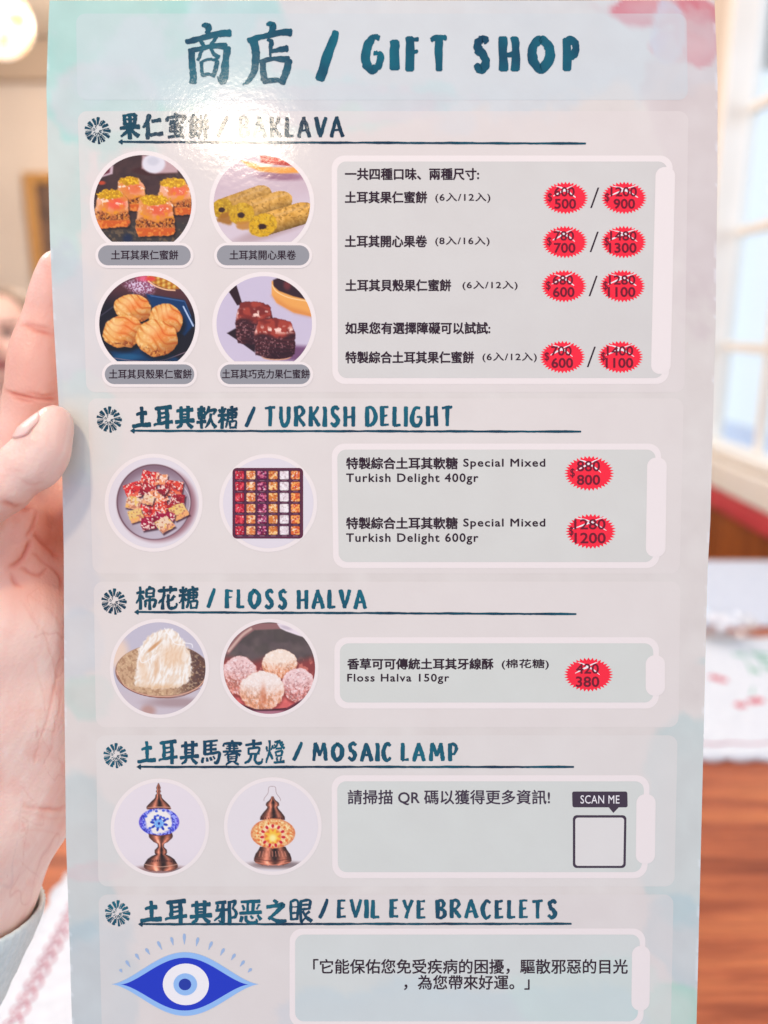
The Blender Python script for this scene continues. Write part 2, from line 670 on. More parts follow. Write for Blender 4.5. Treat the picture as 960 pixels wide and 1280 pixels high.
_l = lamp('far_wall_fill', 'POINT', (-0.9, 3.2, 2.2), 78, (1.0, 0.88, 0.76), 0.12)  # added light without a fixture, lifts the far wall

# ---- table
tb = empty('table', (0.0, 0.78, 0), 'long varnished reddish wood table under the menu and mats', 'table')
boxes('tabletop', [(-0.85, 0.16, 0.715, 0.82, 1.425, 0.75)], m_table, tb, bevel=0.004)
boxes('apron', [(-0.78, 0.24, 0.63, 0.75, 0.265, 0.713)], m_table, tb)
boxes('apron', [(-0.78, 1.32, 0.63, 0.75, 1.345, 0.713)], m_table, tb)
for x in (-0.80, 0.70):
    for y in (0.22, 1.30):
        boxes('leg', [(x, y, 0.002, x + 0.07, y + 0.07, 0.712)], m_table, tb, bevel=0.004)

m_cloth = mat('white_embroidered_linen', None, 0.85, build=mottled((0.66, 0.68, 0.72), (0.74, 0.76, 0.79), 120, 0.35, dist=0.0006))
m_pink = mat('pink_embroidery_thread', None, 0.7, build=mottled((0.46, 0.13, 0.19), (0.62, 0.27, 0.32), 300, 0.3))
m_redt = mat('red_embroidery_thread', None, 0.7, build=mottled((0.52, 0.03, 0.07), (0.70, 0.10, 0.14), 300, 0.3))
m_green = mat('green_embroidery_thread', None, 0.7, build=mottled((0.12, 0.38, 0.26), (0.24, 0.52, 0.38), 300, 0.3))
TZ = 0.750


def cloth_mesh(name, x0, y0, x1, y1, label, scallop=0.006, pitch=0.03, th=0.0022, lump=0.0012, seed=1, step=0.008):
    """a linen mat lying on the table: scalloped border, a few soft waves, real thickness"""
    nx, ny = int((x1 - x0) / step), int((y1 - y0) / step)
    V, F = [], []
    for s in (1, 0):
        for j in range(ny + 1):
            for i in range(nx + 1):
                u, v = i / nx, j / ny
                x, y = x0 + (x1 - x0) * u, y0 + (y1 - y0) * v
                if i in (0, nx):
                    x += (1 if i else -1) * scallop * abs(math.sin(math.pi * y / pitch))
                if j in (0, ny):
                    y += (1 if j else -1) * scallop * abs(math.sin(math.pi * x / pitch))
                w = lump * (0.6 + float(fbm(np.array(x * 14.0), np.array(y * 14.0), seed)) * 1.4)
                V.append((x, y, TZ + 0.0006 + s * (th + w)))
    n = (nx + 1) * (ny + 1)
    for j in range(ny):
        for i in range(nx):
            a = j * (nx + 1) + i
            F.append((a, a + 1, a + nx + 2, a + nx + 1))
            F.append((a + n, a + n + nx + 1, a + n + nx + 2, a + n + 1))
    edge = [i for i in range(nx)] + [j * (nx + 1) + nx for j in range(ny)] + [ny * (nx + 1) + nx - i for i in range(nx)] + [(ny - j) * (nx + 1) for j in range(ny)]
    for a, b in zip(edge, edge[1:] + edge[:1]):
        F.append((a, a + n, b + n, b))
    org = np.array([(x0 + x1) / 2, (y0 + y1) / 2, TZ])
    o = mesh_obj(name, V, F, m_cloth, smooth=True, org=org)
    return tag(o, label, 'placemat' if 'mat' in name else 'tablecloth')


def stitch(name, pts, r, m, parent, flat=0.5, z=0.0066):
    P = spline([(x, y, TZ + z) for x, y in pts], 5)
    V, F = tube(P, r, 6)
    V = [(x, y, TZ + z + (zz - TZ - z) * flat) for x, y, zz in V]
    return mesh_obj(name, V, F, m, parent, smooth=True)


def leaf(name, x, y, ang, L, W, m, parent, z=0.0068):
    V = [(x, y, TZ + z)]
    F = []
    ca, sa = math.cos(ang), math.sin(ang)
    P = []
    for k in range(12):
        a = 2 * math.pi * k / 12
        u, v = L / 2 * (1 + math.cos(a)), W / 2 * math.sin(a) * (1 - 0.25 * math.cos(a))
        P.append((x + u * ca - v * sa, y + u * sa + v * ca))
    V = [(p, q, TZ + z) for p, q in P] + [(x + L / 2 * ca, y + L / 2 * sa, TZ + z + 0.0015)] + [(p, q, TZ + 0.002) for p, q in P]
    for k in range(12):
        F.append((k, (k + 1) % 12, 12))
        F.append((k, k + 13, (k + 1) % 12 + 13, (k + 1) % 12))
    return mesh_obj(name, V, F, m, parent, smooth=True)


mat_l = cloth_mesh('placemat', -0.262, 0.16, 0.15, 0.545, 'white linen placemat with a pink scalloped embroidery line under the sleeve', seed=3)
# two pink wavy threads that cross to form links, along the mat's left border
for ph in (0, math.pi):
    stitch('embroidery_line', [(-0.240 + 0.0035 * math.sin(t * 2 * math.pi / 0.021 + ph), 0.18 + t) for t in np.arange(0, 0.34, 0.0035)], 0.0008, m_pink, mat_l, z=0.0048)
for t in np.arange(0.005, 0.34, 0.0105):
    stitch('embroidery_loop', [(-0.2435 - 0.004 * math.sin(a), 0.18 + t + 0.004 * math.cos(a)) for a in np.linspace(0, math.pi, 6)], 0.0007, m_pink, mat_l, z=0.0048)

mat_r = cloth_mesh('placemat', 0.16, 0.722, 0.745, 1.026, 'white linen placemat embroidered with red blossoms and green stems on the far side', seed=9, lump=0.0032)


def tp(x, y):
    p = on_plane(np.array(float(x)), np.array(float(y)), 2, TZ)
    return float(p[0]), float(p[1])


stitch('hem_line', [(0.17 + t, 0.745 + 0.0015 * math.sin(t * 160)) for t in np.arange(0, 0.56, 0.01)], 0.0012, m_pink, mat_r)
stitch('fold_crease', [tp(885, 868), tp(915, 888), tp(940, 910), tp(962, 934)], 0.0022, m_cloth, mat_r, z=0.0050)
for (x, y) in ((893, 853), (902, 856), (925, 888), (941, 884), (948, 882)):
    cx, cy = tp(x, y)
    for k in range(5):
        leaf('petal', cx, cy, k * 1.257 + 0.4, 0.009, 0.0065, m_redt, mat_r)
stitch('stem', [tp(925, 818), tp(936, 838), tp(941, 858), tp(939, 874)], 0.0013, m_green, mat_r)
stitch('stem', [tp(936, 818), tp(948, 830), tp(964, 846)], 0.0016, m_green, mat_r)
for (x, y, a, l) in ((936, 822, -0.2, 0.03), (944, 828, -0.4, 0.036), (950, 836, -0.9, 0.03), (938, 840, -1.4, 0.022), (930, 826, 2.6, 0.018)):
    cx, cy = tp(x, y)
    leaf('leaf', cx, cy, a, l, 0.009, m_green, mat_r)

m_plain = mat('pale_blue_white_cloth', None, 0.7, build=mottled((0.58, 0.62, 0.71), (0.63, 0.67, 0.75), 60, 0.2))
cf = cloth_mesh('tablecloth', 0.10, 1.085, 0.80, 1.405, 'plain bluish white cloth spread at the far table end below the wainscot', scallop=0.0, lump=0.0008, seed=21)
cf.data.materials[0] = m_plain

# ---- clear glass dish
m_glass = bpy.data.materials.new('clear_glass')
m_glass.use_nodes = True
_nt = m_glass.node_tree
_nt.nodes.remove(_nt.nodes['Principled BSDF'])
_tr = node(_nt, 'ShaderNodeBsdfTransparent', Color=(0.975, 0.985, 0.99, 1))
_gl = node(_nt, 'ShaderNodeBsdfGlossy', Roughness=0.04)
_lw = node(_nt, 'ShaderNodeLayerWeight', Blend=0.14)
_mx = node(_nt, 'ShaderNodeMixShader')
_nt.links.new(_lw.outputs['Facing'], _mx.inputs[0])
_nt.links.new(_tr.outputs[0], _mx.inputs[1])
_nt.links.new(_gl.outputs[0], _mx.inputs[2])
_nt.links.new(_mx.outputs[0], _nt.nodes['Material Output'].inputs['Surface'])
gx, gy = tp(900, 803)
gd = empty('glass_dish', (gx, gy, TZ), 'small clear cut glass dish glinting on the embroidered placemat', 'dish')
wob = lambda a, t: 0.05 * math.cos(12 * a) * t
mesh_obj('bowl', *lathe([(0.001, 0.0052), (0.022, 0.0052), (0.025, 0.010), (0.034, 0.020), (0.044, 0.032), (0.047, 0.034), (0.0455, 0.036), (0.040, 0.031), (0.030, 0.019), (0.020, 0.0105), (0.001, 0.0095)], (gx, gy, TZ), 72, wob), m_glass, gd, smooth=False)
sg = []
m_sugar = mat('wrapped_sweet', (0.85, 0.85, 0.88), 0.15, Metallic=0.0, build=bump_noise(180, 0.8, 0.002))
for k in range(9):                                          # glinting wrapped sweets heaped in the dish
    a, rr = k * 2.4, 0.006 + 0.0022 * k
    c = np.array([gx + rr * math.cos(a), gy + rr * math.sin(a), TZ + 0.0285 + 0.006 * (1 - k / 9)])
    V, F = lathe([(0.0005, -0.006), (0.006, -0.004), (0.0085, 0), (0.006, 0.004), (0.0005, 0.006)], (0, 0, 0), 7)
    q = Vector((math.cos(k * 1.3), math.sin(k * 1.9), 0.6)).to_track_quat('Z', 'Y')
    V = [tuple(np.array(q @ Vector(v)) + c) for v in V]
    o = mesh_obj('wrapped_sweet', V, F, m_sugar, org=c)
    tag(o, 'small shiny white wrapped sweet in the glass dish', 'sweet', 'wrapped sweets heaped in the glass dish')

# ---- the man at the next table
m_skin2 = mat('skin', None, 0.5, attr=True, Subsurface_Weight=0.1)
pm = Field((-1.28, 1.62, 0.0), (-0.5, 2.5, 1.36), 0.009)
hx, hy, hz = -0.915, 1.93, 1.15
A = np.array
pm.ell((hx, hy, hz + 0.02), (0.076, 0.094, 0.098), 0.01)
pm.ell((hx + 0.004, hy - 0.022, hz - 0.05), (0.058, 0.066, 0.072), 0.03)
pm.cone((hx + 0.005, hy - 0.093, hz + 0.018), (hx + 0.006, hy - 0.113, hz - 0.018), 0.008, 0.015, 0.012)
for s in (-1, 1):
    pm.ell((hx + s * 0.078, hy + 0.005, hz + 0.0), (0.012, 0.022, 0.032), 0.006)
    pm.ell((hx + s * 0.032, hy - 0.088, hz + 0.02), (0.016, 0.012, 0.012), 0.008, sub=True)
    pm.ell((hx + s * 0.040, hy - 0.070, hz - 0.025), (0.024, 0.022, 0.022), 0.02)
pm.ell((hx + 0.005, hy - 0.095, hz - 0.058), (0.024, 0.010, 0.006), 0.008, sub=True)
pm.cone((hx, hy + 0.01, hz - 0.05), (hx, hy + 0.03, 0.95), 0.052, 0.060, 0.02)
pm.cone((hx - 0.15, hy + 0.04, 0.93), (hx + 0.15, hy + 0.04, 0.93), 0.065, 0.065, 0.05)
pm.cone((hx, hy + 0.05, 0.88), (hx, hy + 0.06, 0.55), 0.135, 0.135, 0.05)
for s in (-1, 1):
    pm.cone((hx + s * 0.19, hy + 0.04, 0.92), (hx + s * 0.23, hy + 0.02, 0.68), 0.050, 0.042, 0.03)
    pm.cone((hx + s * 0.23, hy + 0.02, 0.68), (hx + s * 0.10, hy - 0.20, 0.66), 0.042, 0.030, 0.02)
    pm.ell((hx + s * 0.07, hy - 0.235, 0.66), (0.045, 0.05, 0.022), 0.02)
    pm.cone((hx + s * 0.085, hy + 0.06, 0.50), (hx + s * 0.10, hy - 0.26, 0.50), 0.085, 0.060, 0.03)
    pm.cone((hx + s * 0.10, hy - 0.26, 0.48), (hx + s * 0.10, hy - 0.22, 0.08), 0.055, 0.040, 0.02)
    pm.cone((hx + s * 0.10, hy - 0.21, 0.045), (hx + s * 0.10, hy - 0.30, 0.030), 0.038, 0.028, 0.02)
V, F = pm.mesh()
V = relax(V, F, 2)
c = np.zeros((len(V), 3)) + s2l((246, 196, 174))
rel = V - A([hx, hy, hz])
c = np.where(((np.abs(rel[:, 2] + 0.056) < 0.009) & (np.abs(rel[:, 0] - 0.005) < 0.026) & (rel[:, 1] < -0.06))[:, None], s2l((180, 92, 88)), c)
for s in (-1, 1):
    e_ = ((np.abs(rel[:, 0] - s * 0.032) < 0.014) & (np.abs(rel[:, 2] - 0.022) < 0.008) & (rel[:, 1] < -0.05))
    c[e_] = s2l((70, 50, 44))
    e_ = ((np.abs(rel[:, 0] - s * 0.034) < 0.020) & (np.abs(rel[:, 2] - 0.044) < 0.006) & (rel[:, 1] < -0.05))
    c[e_] = s2l((120, 86, 68))
trous = V[:, 2] < 0.58
c[trous] = s2l((60, 62, 75))
man = mesh_obj('person', V, F, m_skin2, cols=c, smooth=True, org=A([hx, hy, 0.0]))
tag(man, 'blurred smiling man in white shirt seated behind the hand', 'person')
# shirt and hair as clothing over the body
m_shirt = mat('white_shirt_cotton', None, 0.8, build=mottled((0.70, 0.72, 0.76), (0.78, 0.80, 0.83), 40, 0.2))
sh = Field((-1.30, 1.75, 0.5), (-0.52, 2.2, 1.05), 0.009)
sh.cone((hx - 0.15, hy + 0.04, 0.93), (hx + 0.15, hy + 0.04, 0.93), 0.073, 0.073, 0.05)
sh.cone((hx, hy + 0.05, 0.88), (hx, hy + 0.06, 0.56), 0.145, 0.145, 0.05)
for s in (-1, 1):
    sh.cone((hx + s * 0.19, hy + 0.04, 0.92), (hx + s * 0.225, hy + 0.02, 0.74), 0.060, 0.058, 0.03)
sh.cone((hx, hy + 0.02, 0.97), (hx, hy + 0.0, 1.06), 0.058, 0.07, 0.01, sub=True)
V, F = sh.mesh()
mesh_obj('shirt', relax(V, F, 2), F, m_shirt, man, smooth=True)
m_hair = mat('short_brown_hair', None, 0.6, build=mottled((0.20, 0.12, 0.075), (0.34, 0.22, 0.14), 60, 0.5))
hr = Field((hx - 0.12, hy - 0.13, hz - 0.08), (hx + 0.12, hy + 0.14, hz + 0.15), 0.006)
hr.ell((hx, hy + 0.006, hz + 0.026), (0.080, 0.098, 0.1005), 0.004)
hr.ell((hx, hy - 0.085, hz + 0.0), (0.078, 0.105, 0.122), 0.01, sub=True)
hr.ell((hx, hy - 0.02, hz - 0.075), (0.12, 0.12, 0.10), 0.02, sub=True)
V, F = hr.mesh()
mesh_obj('hair', relax(V, F, 1), F, m_hair, man, smooth=True)
ch = empty('chair', (hx, hy + 0.05, 0), 'plain wooden chair beneath the seated man in white shirt', 'chair')
boxes('seat', [(hx - 0.21, hy - 0.18, 0.385, hx + 0.21, hy + 0.22, 0.415)], m_panel, ch, bevel=0.006)
boxes('backrest', [(hx - 0.21, hy + 0.225, 0.55, hx + 0.21, hy + 0.245, 0.86)], m_panel, ch, bevel=0.006)
for sx in (-0.20, 0.165):
    boxes('leg', [(hx + sx, hy - 0.17, 0.002, hx + sx + 0.035, hy - 0.135, 0.384)], m_panel, ch)
    boxes('leg', [(hx + sx, hy + 0.19, 0.002, hx + sx + 0.035, hy + 0.224, 0.86)], m_panel, ch)
# ================================================================== the menu card
LIFT = 0.00003
LEFT = np.array([(-2, 62), (40, 60), (110, 58), (180, 59.5), (300, 62.5), (403, 67), (500, 73), (600, 78), (690, 79.7), (864, 80.4), (1048, 82.5), (1174, 86.8), (1280, 90), (1340, 92)])
RGT = np.array([(-2, 893), (69, 896), (103, 897), (219, 897), (328, 895.3), (400, 894.8), (478, 892.5), (650, 888), (712, 884.5), (995, 877.7), (1245, 871.5), (1340, 869)])


def xl(y):
    return np.interp(y, LEFT[:, 0], LEFT[:, 1])


def xr(y):
    return np.interp(y, RGT[:, 0], RGT[:, 1])


def wcard(px, py, layer):
    return cam2world(card_pt(px, py, LIFT * layer))


BLOTS = [((158, 214, 208), 130, 15, 210, 165, .9, 3), ((190, 216, 213), 72, 210, 40, 120, .7, 33), ((184, 222, 218), 320, 128, 230, 40, .7, 4), ((230, 204, 216), 140, 128, 70, 50, .4, 5),
         ((205, 214, 224), 500, 60, 420, 90, .6, 6), ((206, 112, 126), 815, 8, 75, 26, .8, 7), ((208, 118, 130), 874, 34, 32, 46, .8, 8),
         ((214, 146, 154), 846, 56, 40, 24, .7, 9), ((198, 208, 230), 838, 40, 22, 40, .75, 10), ((210, 194, 198), 882, 200, 70, 190, .6, 11),
         ((196, 202, 212), 74, 400, 75, 90, .65, 12), ((200, 214, 212), 86, 540, 60, 70, .6, 13), ((206, 204, 212), 92, 690, 40, 80, .6, 14),
         ((198, 203, 212), 97, 805, 36, 55, .6, 15), ((186, 210, 204), 112, 868, 30, 30, .5, 16), ((192, 204, 207), 100, 1070, 60, 100, .7, 17),
         ((180, 198, 208), 104, 1235, 70, 80, .7, 18), ((176, 205, 208), 868, 1030, 60, 150, .45, 19), ((176, 200, 210), 852, 1180, 44, 56, .5, 20),
         ((168, 212, 198), 846, 1262, 44, 30, .7, 21), ((190, 205, 222), 560, 1276, 260, 44, .6, 22), ((198, 224, 216), 740, 1250, 90, 50, .5, 23),
         ((222, 205, 214), 430, 130, 160, 30, .5, 24), ((200, 204, 210), 60, 480, 30, 50, .5, 25), ((216, 196, 200), 120, 1090, 40, 14, .6, 26)]


def water(x, y):
    """watercolour print of the card stock"""
    x = np.asarray(x, float)
    y = np.asarray(y, float)
    c = np.zeros(x.shape + (3,)) + np.array([223, 214, 212.0])
    for col, cx, cy, rx, ry, a, sd in BLOTS:
        d = np.hypot((x - cx) / rx, (y - cy) / ry) + (fbm(x / 55, y / 55, sd, 4) - 0.5) * 1.0 + (fbm(x / 14, y / 14, sd + 50, 2) - 0.5) * 0.16
        m = sstep(1.10, 0.86, d) * a * (0.72 + 0.28 * sstep(0.3, 0.95, d))
        c = c * (1 - m[..., None]) + np.array(col, float) * m[..., None]
    c = c + ((fbm(x / 30, y / 30, 91, 4) - 0.5) * 14)[..., None] * np.array([0.8, 1.0, 1.0])
    return np.clip(c * np.array([1.006, 1.0, 0.966]), 0, 255)


def print_build(rough, bump):
    def f(nt, b):
        t = node(nt, 'ShaderNodeTexCoord')
        n = node(nt, 'ShaderNodeTexNoise', Scale=620.0, Detail=2.0)
        n2 = node(nt, 'ShaderNodeTexNoise', Scale=90.0, Detail=2.0)
        ad = node(nt, 'ShaderNodeMath', operation='MULTIPLY_ADD')
        ad.inputs[1].default_value = 2.2
        u = node(nt, 'ShaderNodeBump', Strength=bump, Distance=0.00022)
        nt.links.new(t.outputs['Object'], n.inputs['Vector'])
        nt.links.new(t.outputs['Object'], n2.inputs['Vector'])
        nt.links.new(n2.outputs['Fac'], ad.inputs[0])
        nt.links.new(n.outputs['Fac'], ad.inputs[2])
        nt.links.new(ad.outputs[0], u.inputs['Height'])
        nt.links.new(u.outputs['Normal'], b.inputs['Normal'])
        b.inputs['Specular IOR Level'].default_value = 0.36
        # handling: faint smears and finger marks dull the lamination here and there
        n3 = node(nt, 'ShaderNodeTexNoise', Scale=26.0, Detail=5.0, Roughness=0.7)
        mr = node(nt, 'ShaderNodeMapRange')
        mr.inputs['From Min'].default_value = 0.40
        mr.inputs['From Max'].default_value = 0.72
        mr.inputs['To Min'].default_value = rough
        mr.inputs['To Max'].default_value = rough + 0.07
        nt.links.new(t.outputs['Object'], n3.inputs['Vector'])
        nt.links.new(n3.outputs['Fac'], mr.inputs['Value'])
        nt.links.new(mr.outputs['Result'], b.inputs['Roughness'])
    return f


PR = 0.085
m_print = mat('laminated_print', None, PR, attr=True, build=print_build(PR, 0.11))


def ink(name, rgb, rough=PR):
    return mat(name, s2l(rgb), rough, build=print_build(rough, 0.11))


m_text = ink('brown_black_ink', (46, 20, 32))
m_dark = ink('plum_black_ink', (64, 48, 62))
m_red = ink('badge_red_ink', (255, 34, 58))
m_maroon = ink('maroon_ink', (112, 8, 34))
m_white = ink('white_ink', (244, 238, 236))
m_grey = ink('caption_grey_ink', (152, 150, 152))
m_pale = ink('pale_pink_white_ink', (242, 229, 222))


def teal_build(c1, c2):
    base = print_build(PR, 0.11)

    def f(nt, b):
        base(nt, b)
        t = node(nt, 'ShaderNodeTexCoord')
        n = node(nt, 'ShaderNodeTexNoise', Scale=70.0, Detail=3.0)
        r = node(nt, 'ShaderNodeValToRGB')
        r.color_ramp.elements[0].position = 0.35
        r.color_ramp.elements[1].position = 0.68
        r.color_ramp.elements[0].color = (*s2l(c1), 1)
        r.color_ramp.elements[1].color = (*s2l(c2), 1)
        nt.links.new(t.outputs['Object'], n.inputs['Vector'])
        nt.links.new(n.outputs['Fac'], r.inputs['Fac'])
        nt.links.new(r.outputs['Color'], b.inputs['Base Color'])
    return f


m_teal = mat('teal_brush_ink', None, PR, build=teal_build((4, 62, 86), (4, 100, 116)))
m_navy = mat('dark_teal_brush_ink', None, PR, build=teal_build((8, 44, 66), (4, 78, 94)))

card = empty('menu_card', CARD_ORG, 'tall glossy printed gift shop menu card held upright by the hand', 'menu')


def pmesh(name, P, F, layer, m, parent, cols=None, **kw):
    """flat print: P in photograph pixels, laid on the card's surface at its layer"""
    P = np.asarray(P, float)
    lay = layer if np.ndim(layer) else np.full(len(P), float(layer))
    c = card_pt(P[:, 0], P[:, 1]) + CN * (LIFT * lay)[:, None]
    return mesh_obj(name, cam2world(c), F, m, parent, cols=cols, **kw)


# card stock: one closed slab, watercolour on the face
NX, NY = 190, 300
gy = np.linspace(0.5, 1336, NY + 1)
gu = np.linspace(0, 1, NX + 1)
GX = xl(gy)[:, None] + (xr(gy) - xl(gy))[:, None] * gu[None]
GY = np.repeat(gy[:, None], NX + 1, 1)
fx, fy = GX.ravel(), GY.ravel()
front = cam2world(card_pt(fx, fy))
back = cam2world(card_pt(fx, fy, -0.0009))
N0 = (NX + 1) * (NY + 1)
ii = np.arange(NY)[:, None] * (NX + 1) + np.arange(NX)[None]
q = np.stack([ii, ii + NX + 1, ii + NX + 2, ii + 1], -1).reshape(-1, 4)
edge = list(range(NX)) + [j * (NX + 1) + NX for j in range(NY)] + [NY * (NX + 1) + NX - i for i in range(NX)] + [(NY - j) * (NX + 1) for j in range(NY)]
rim = [(b, a, a + N0, b + N0) for a, b in zip(edge, edge[1:] + edge[:1])]
wc = water(fx, fy)
ed = np.minimum(fx - xl(fy), xr(fy) - fx)
scuff = sstep(1.3, 0.2, ed) * sstep(0.60, 0.70, fbm(fx / 8, fy / 11, 77, 3)) * .45
wc = wc * (1 - scuff[:, None]) + 246 * scuff[:, None]
cc = np.concatenate([s2l(wc), np.zeros((N0, 3)) + 0.8])
mesh_obj('card_stock', np.concatenate([front, back]), np.concatenate([q, q[:, ::-1] + N0, np.array(rim)]), m_print, card, cols=cc)


def sheet(name, x0, y0, x1, y1, r, layer, m, parent, colf=None, skl=0.0, skr=0.0, step=14, nc=None, **kw):
    """rounded rectangle of print; skl / skr shift its lower corners (the card leans away)"""
    r = min(r, (y1 - y0) / 2, (x1 - x0) / 2)
    a = np.linspace(0, math.pi / 2, 9)
    top = y0 + r - r * np.cos(a)
    bot = y1 - r + r * np.sin(a)
    nmid = max(1, int((y1 - y0 - 2 * r) / step))
    ys_ = np.unique(np.round(np.concatenate([top, np.linspace(y0 + r, y1 - r, nmid + 1), bot]), 4))
    ins = np.zeros_like(ys_)
    t = ys_ < y0 + r
    ins[t] = r - np.sqrt(np.maximum(r * r - (y0 + r - ys_[t]) ** 2, 0))
    t = ys_ > y1 - r
    ins[t] = r - np.sqrt(np.maximum(r * r - (ys_[t] - y1 + r) ** 2, 0))
    v = (ys_ - y0) / (y1 - y0)
    L = x0 + skl * v + ins
    R = x1 + skr * v - ins
    nc = nc or max(2, int((x1 - x0) / step))
    u = np.linspace(0, 1, nc + 1)
    X = L[:, None] + (R - L)[:, None] * u
    Y = np.repeat(ys_[:, None], nc + 1, 1)
    P = np.stack([X.ravel(), Y.ravel()], -1)
    i = np.arange(len(ys_) - 1)[:, None] * (nc + 1) + np.arange(nc)[None]
    F = np.stack([i, i + nc + 1, i + nc + 2, i + 1], -1).reshape(-1, 4)
    cols = s2l(np.clip(colf(P[:, 0], P[:, 1]), 0, 255)) if colf else None
    return pmesh(name, P, F, layer, m_print if colf else m, parent, cols, **kw)


def tint(rgb, k):
    return lambda x, y: water(x, y) * (1 - k) + np.array(rgb, float) * np.array([1.006, 1.0, 0.966]) * k


# ---- lettering
_gl = {}


def glyphs(s, spacing=1.0):
    if (s, spacing) in _gl:
        return _gl[(s, spacing)]
    c = bpy.data.curves.new('lettering', 'FONT')
    c.body = s
    c.size = 1
    c.resolution_u = 3
    c.space_character = spacing
    o = bpy.data.objects.new('lettering', c)
    COL.objects.link(o)
    dg = bpy.context.evaluated_depsgraph_get()
    me = bpy.data.meshes.new_from_object(o.evaluated_get(dg), depsgraph=dg)
    V = np.array([v.co[:2] for v in me.vertices])
    F = [tuple(p.vertices) for p in me.polygons]
    bpy.data.objects.remove(o)
    bpy.data.curves.remove(c)
    bpy.data.meshes.remove(me)
    _gl[(s, spacing)] = (V, F)
    return V, F


def text(s, x0, y0, x1, y1, parent, m=None, bold=0.45, layer=4, name='text_line', spacing=1.0, wob=0.0, n=6, aspect=1.0, skew=0.0, **kw):
    """one line of print fitted to the box it fills on the card; bold = extra stroke radius in pixels"""
    V, F = glyphs(s, spacing)
    lo, hi = V.min(0), V.max(0)
    b = bold
    X = x0 + b + (V[:, 0] - lo[0]) / (hi[0] - lo[0]) * (x1 - x0 - 2 * b)
    Y = y1 - b * aspect - (V[:, 1] - lo[1]) / (hi[1] - lo[1]) * (y1 - y0 - 2 * b * aspect)
    if wob:
        X = X + (vn(X / 7, Y / 7, 5) - 0.5) * wob * 2 + (vn(X / 2.2, Y / 2.2, 15) - 0.5) * wob
        Y = Y + (vn(X / 7, Y / 7, 6) - 0.5) * wob * 2 + (vn(X / 2.2, Y / 2.2, 16) - 0.5) * wob
    if skew:
        Y = Y + (X - x0) * skew
    P, FF, LY = [], [], []
    offs = [(0, 0)] + ([(math.cos(2 * math.pi * k / n), math.sin(2 * math.pi * k / n)) for k in range(n)] if b else [])
    for k, (ox, oy) in enumerate(offs):
        P.append(np.stack([X + ox * b, Y + oy * b * aspect], -1))
        FF += [tuple(i + k * len(V) for i in f) for f in F]
        LY.append(np.full(len(V), layer + k * 0.09))
    return pmesh(name, np.concatenate(P), FF, np.concatenate(LY), m or m_text, parent, **kw)


def ribbon(P, F, LY, pts, layer, rough=0.5, seed=0):
    """one brush stroke: spline of (x, y, width)"""
    S = spline(pts, 6)
    d = np.gradient(S[:, :2], axis=0)
    d /= np.maximum(np.linalg.norm(d, axis=1, keepdims=True), 1e-9)
    nrm = np.stack([-d[:, 1], d[:, 0]], -1)
    w = S[:, 2] / 2
    o = len(P)
    # blunt, slightly ragged ends
    e0 = S[0, :2] - d[0] * w[0] * 0.35
    e1 = S[-1, :2] + d[-1] * w[-1] * 0.35
    C = np.vstack([e0, S[:, :2], e1])
    Nn = np.vstack([nrm[0], nrm, nrm[-1]])
    W = np.concatenate([[w[0] * 0.62], w, [w[-1] * 0.62]])
    k = np.arange(len(C))
    ja = (vn(k * 0.9, k * 0 + seed, 31) - 0.5) * rough + (vn(k * 0.31, k * 0 + seed, 32) - 0.5) * rough
    jb = (vn(k * 0.9, k * 0 + seed + 9, 33) - 0.5) * rough + (vn(k * 0.31, k * 0 + seed + 9, 34) - 0.5) * rough
    A = C + Nn * (W + ja)[:, None]
    B = C - Nn * (W + jb)[:, None]
    for a, b in zip(A, B):
        P += [tuple(a), tuple(b)]
        LY += [layer, layer]
    for i in range(len(C) - 1):
        F.append((o + 2 * i, o + 2 * i + 2, o + 2 * i + 3, o + 2 * i + 1))


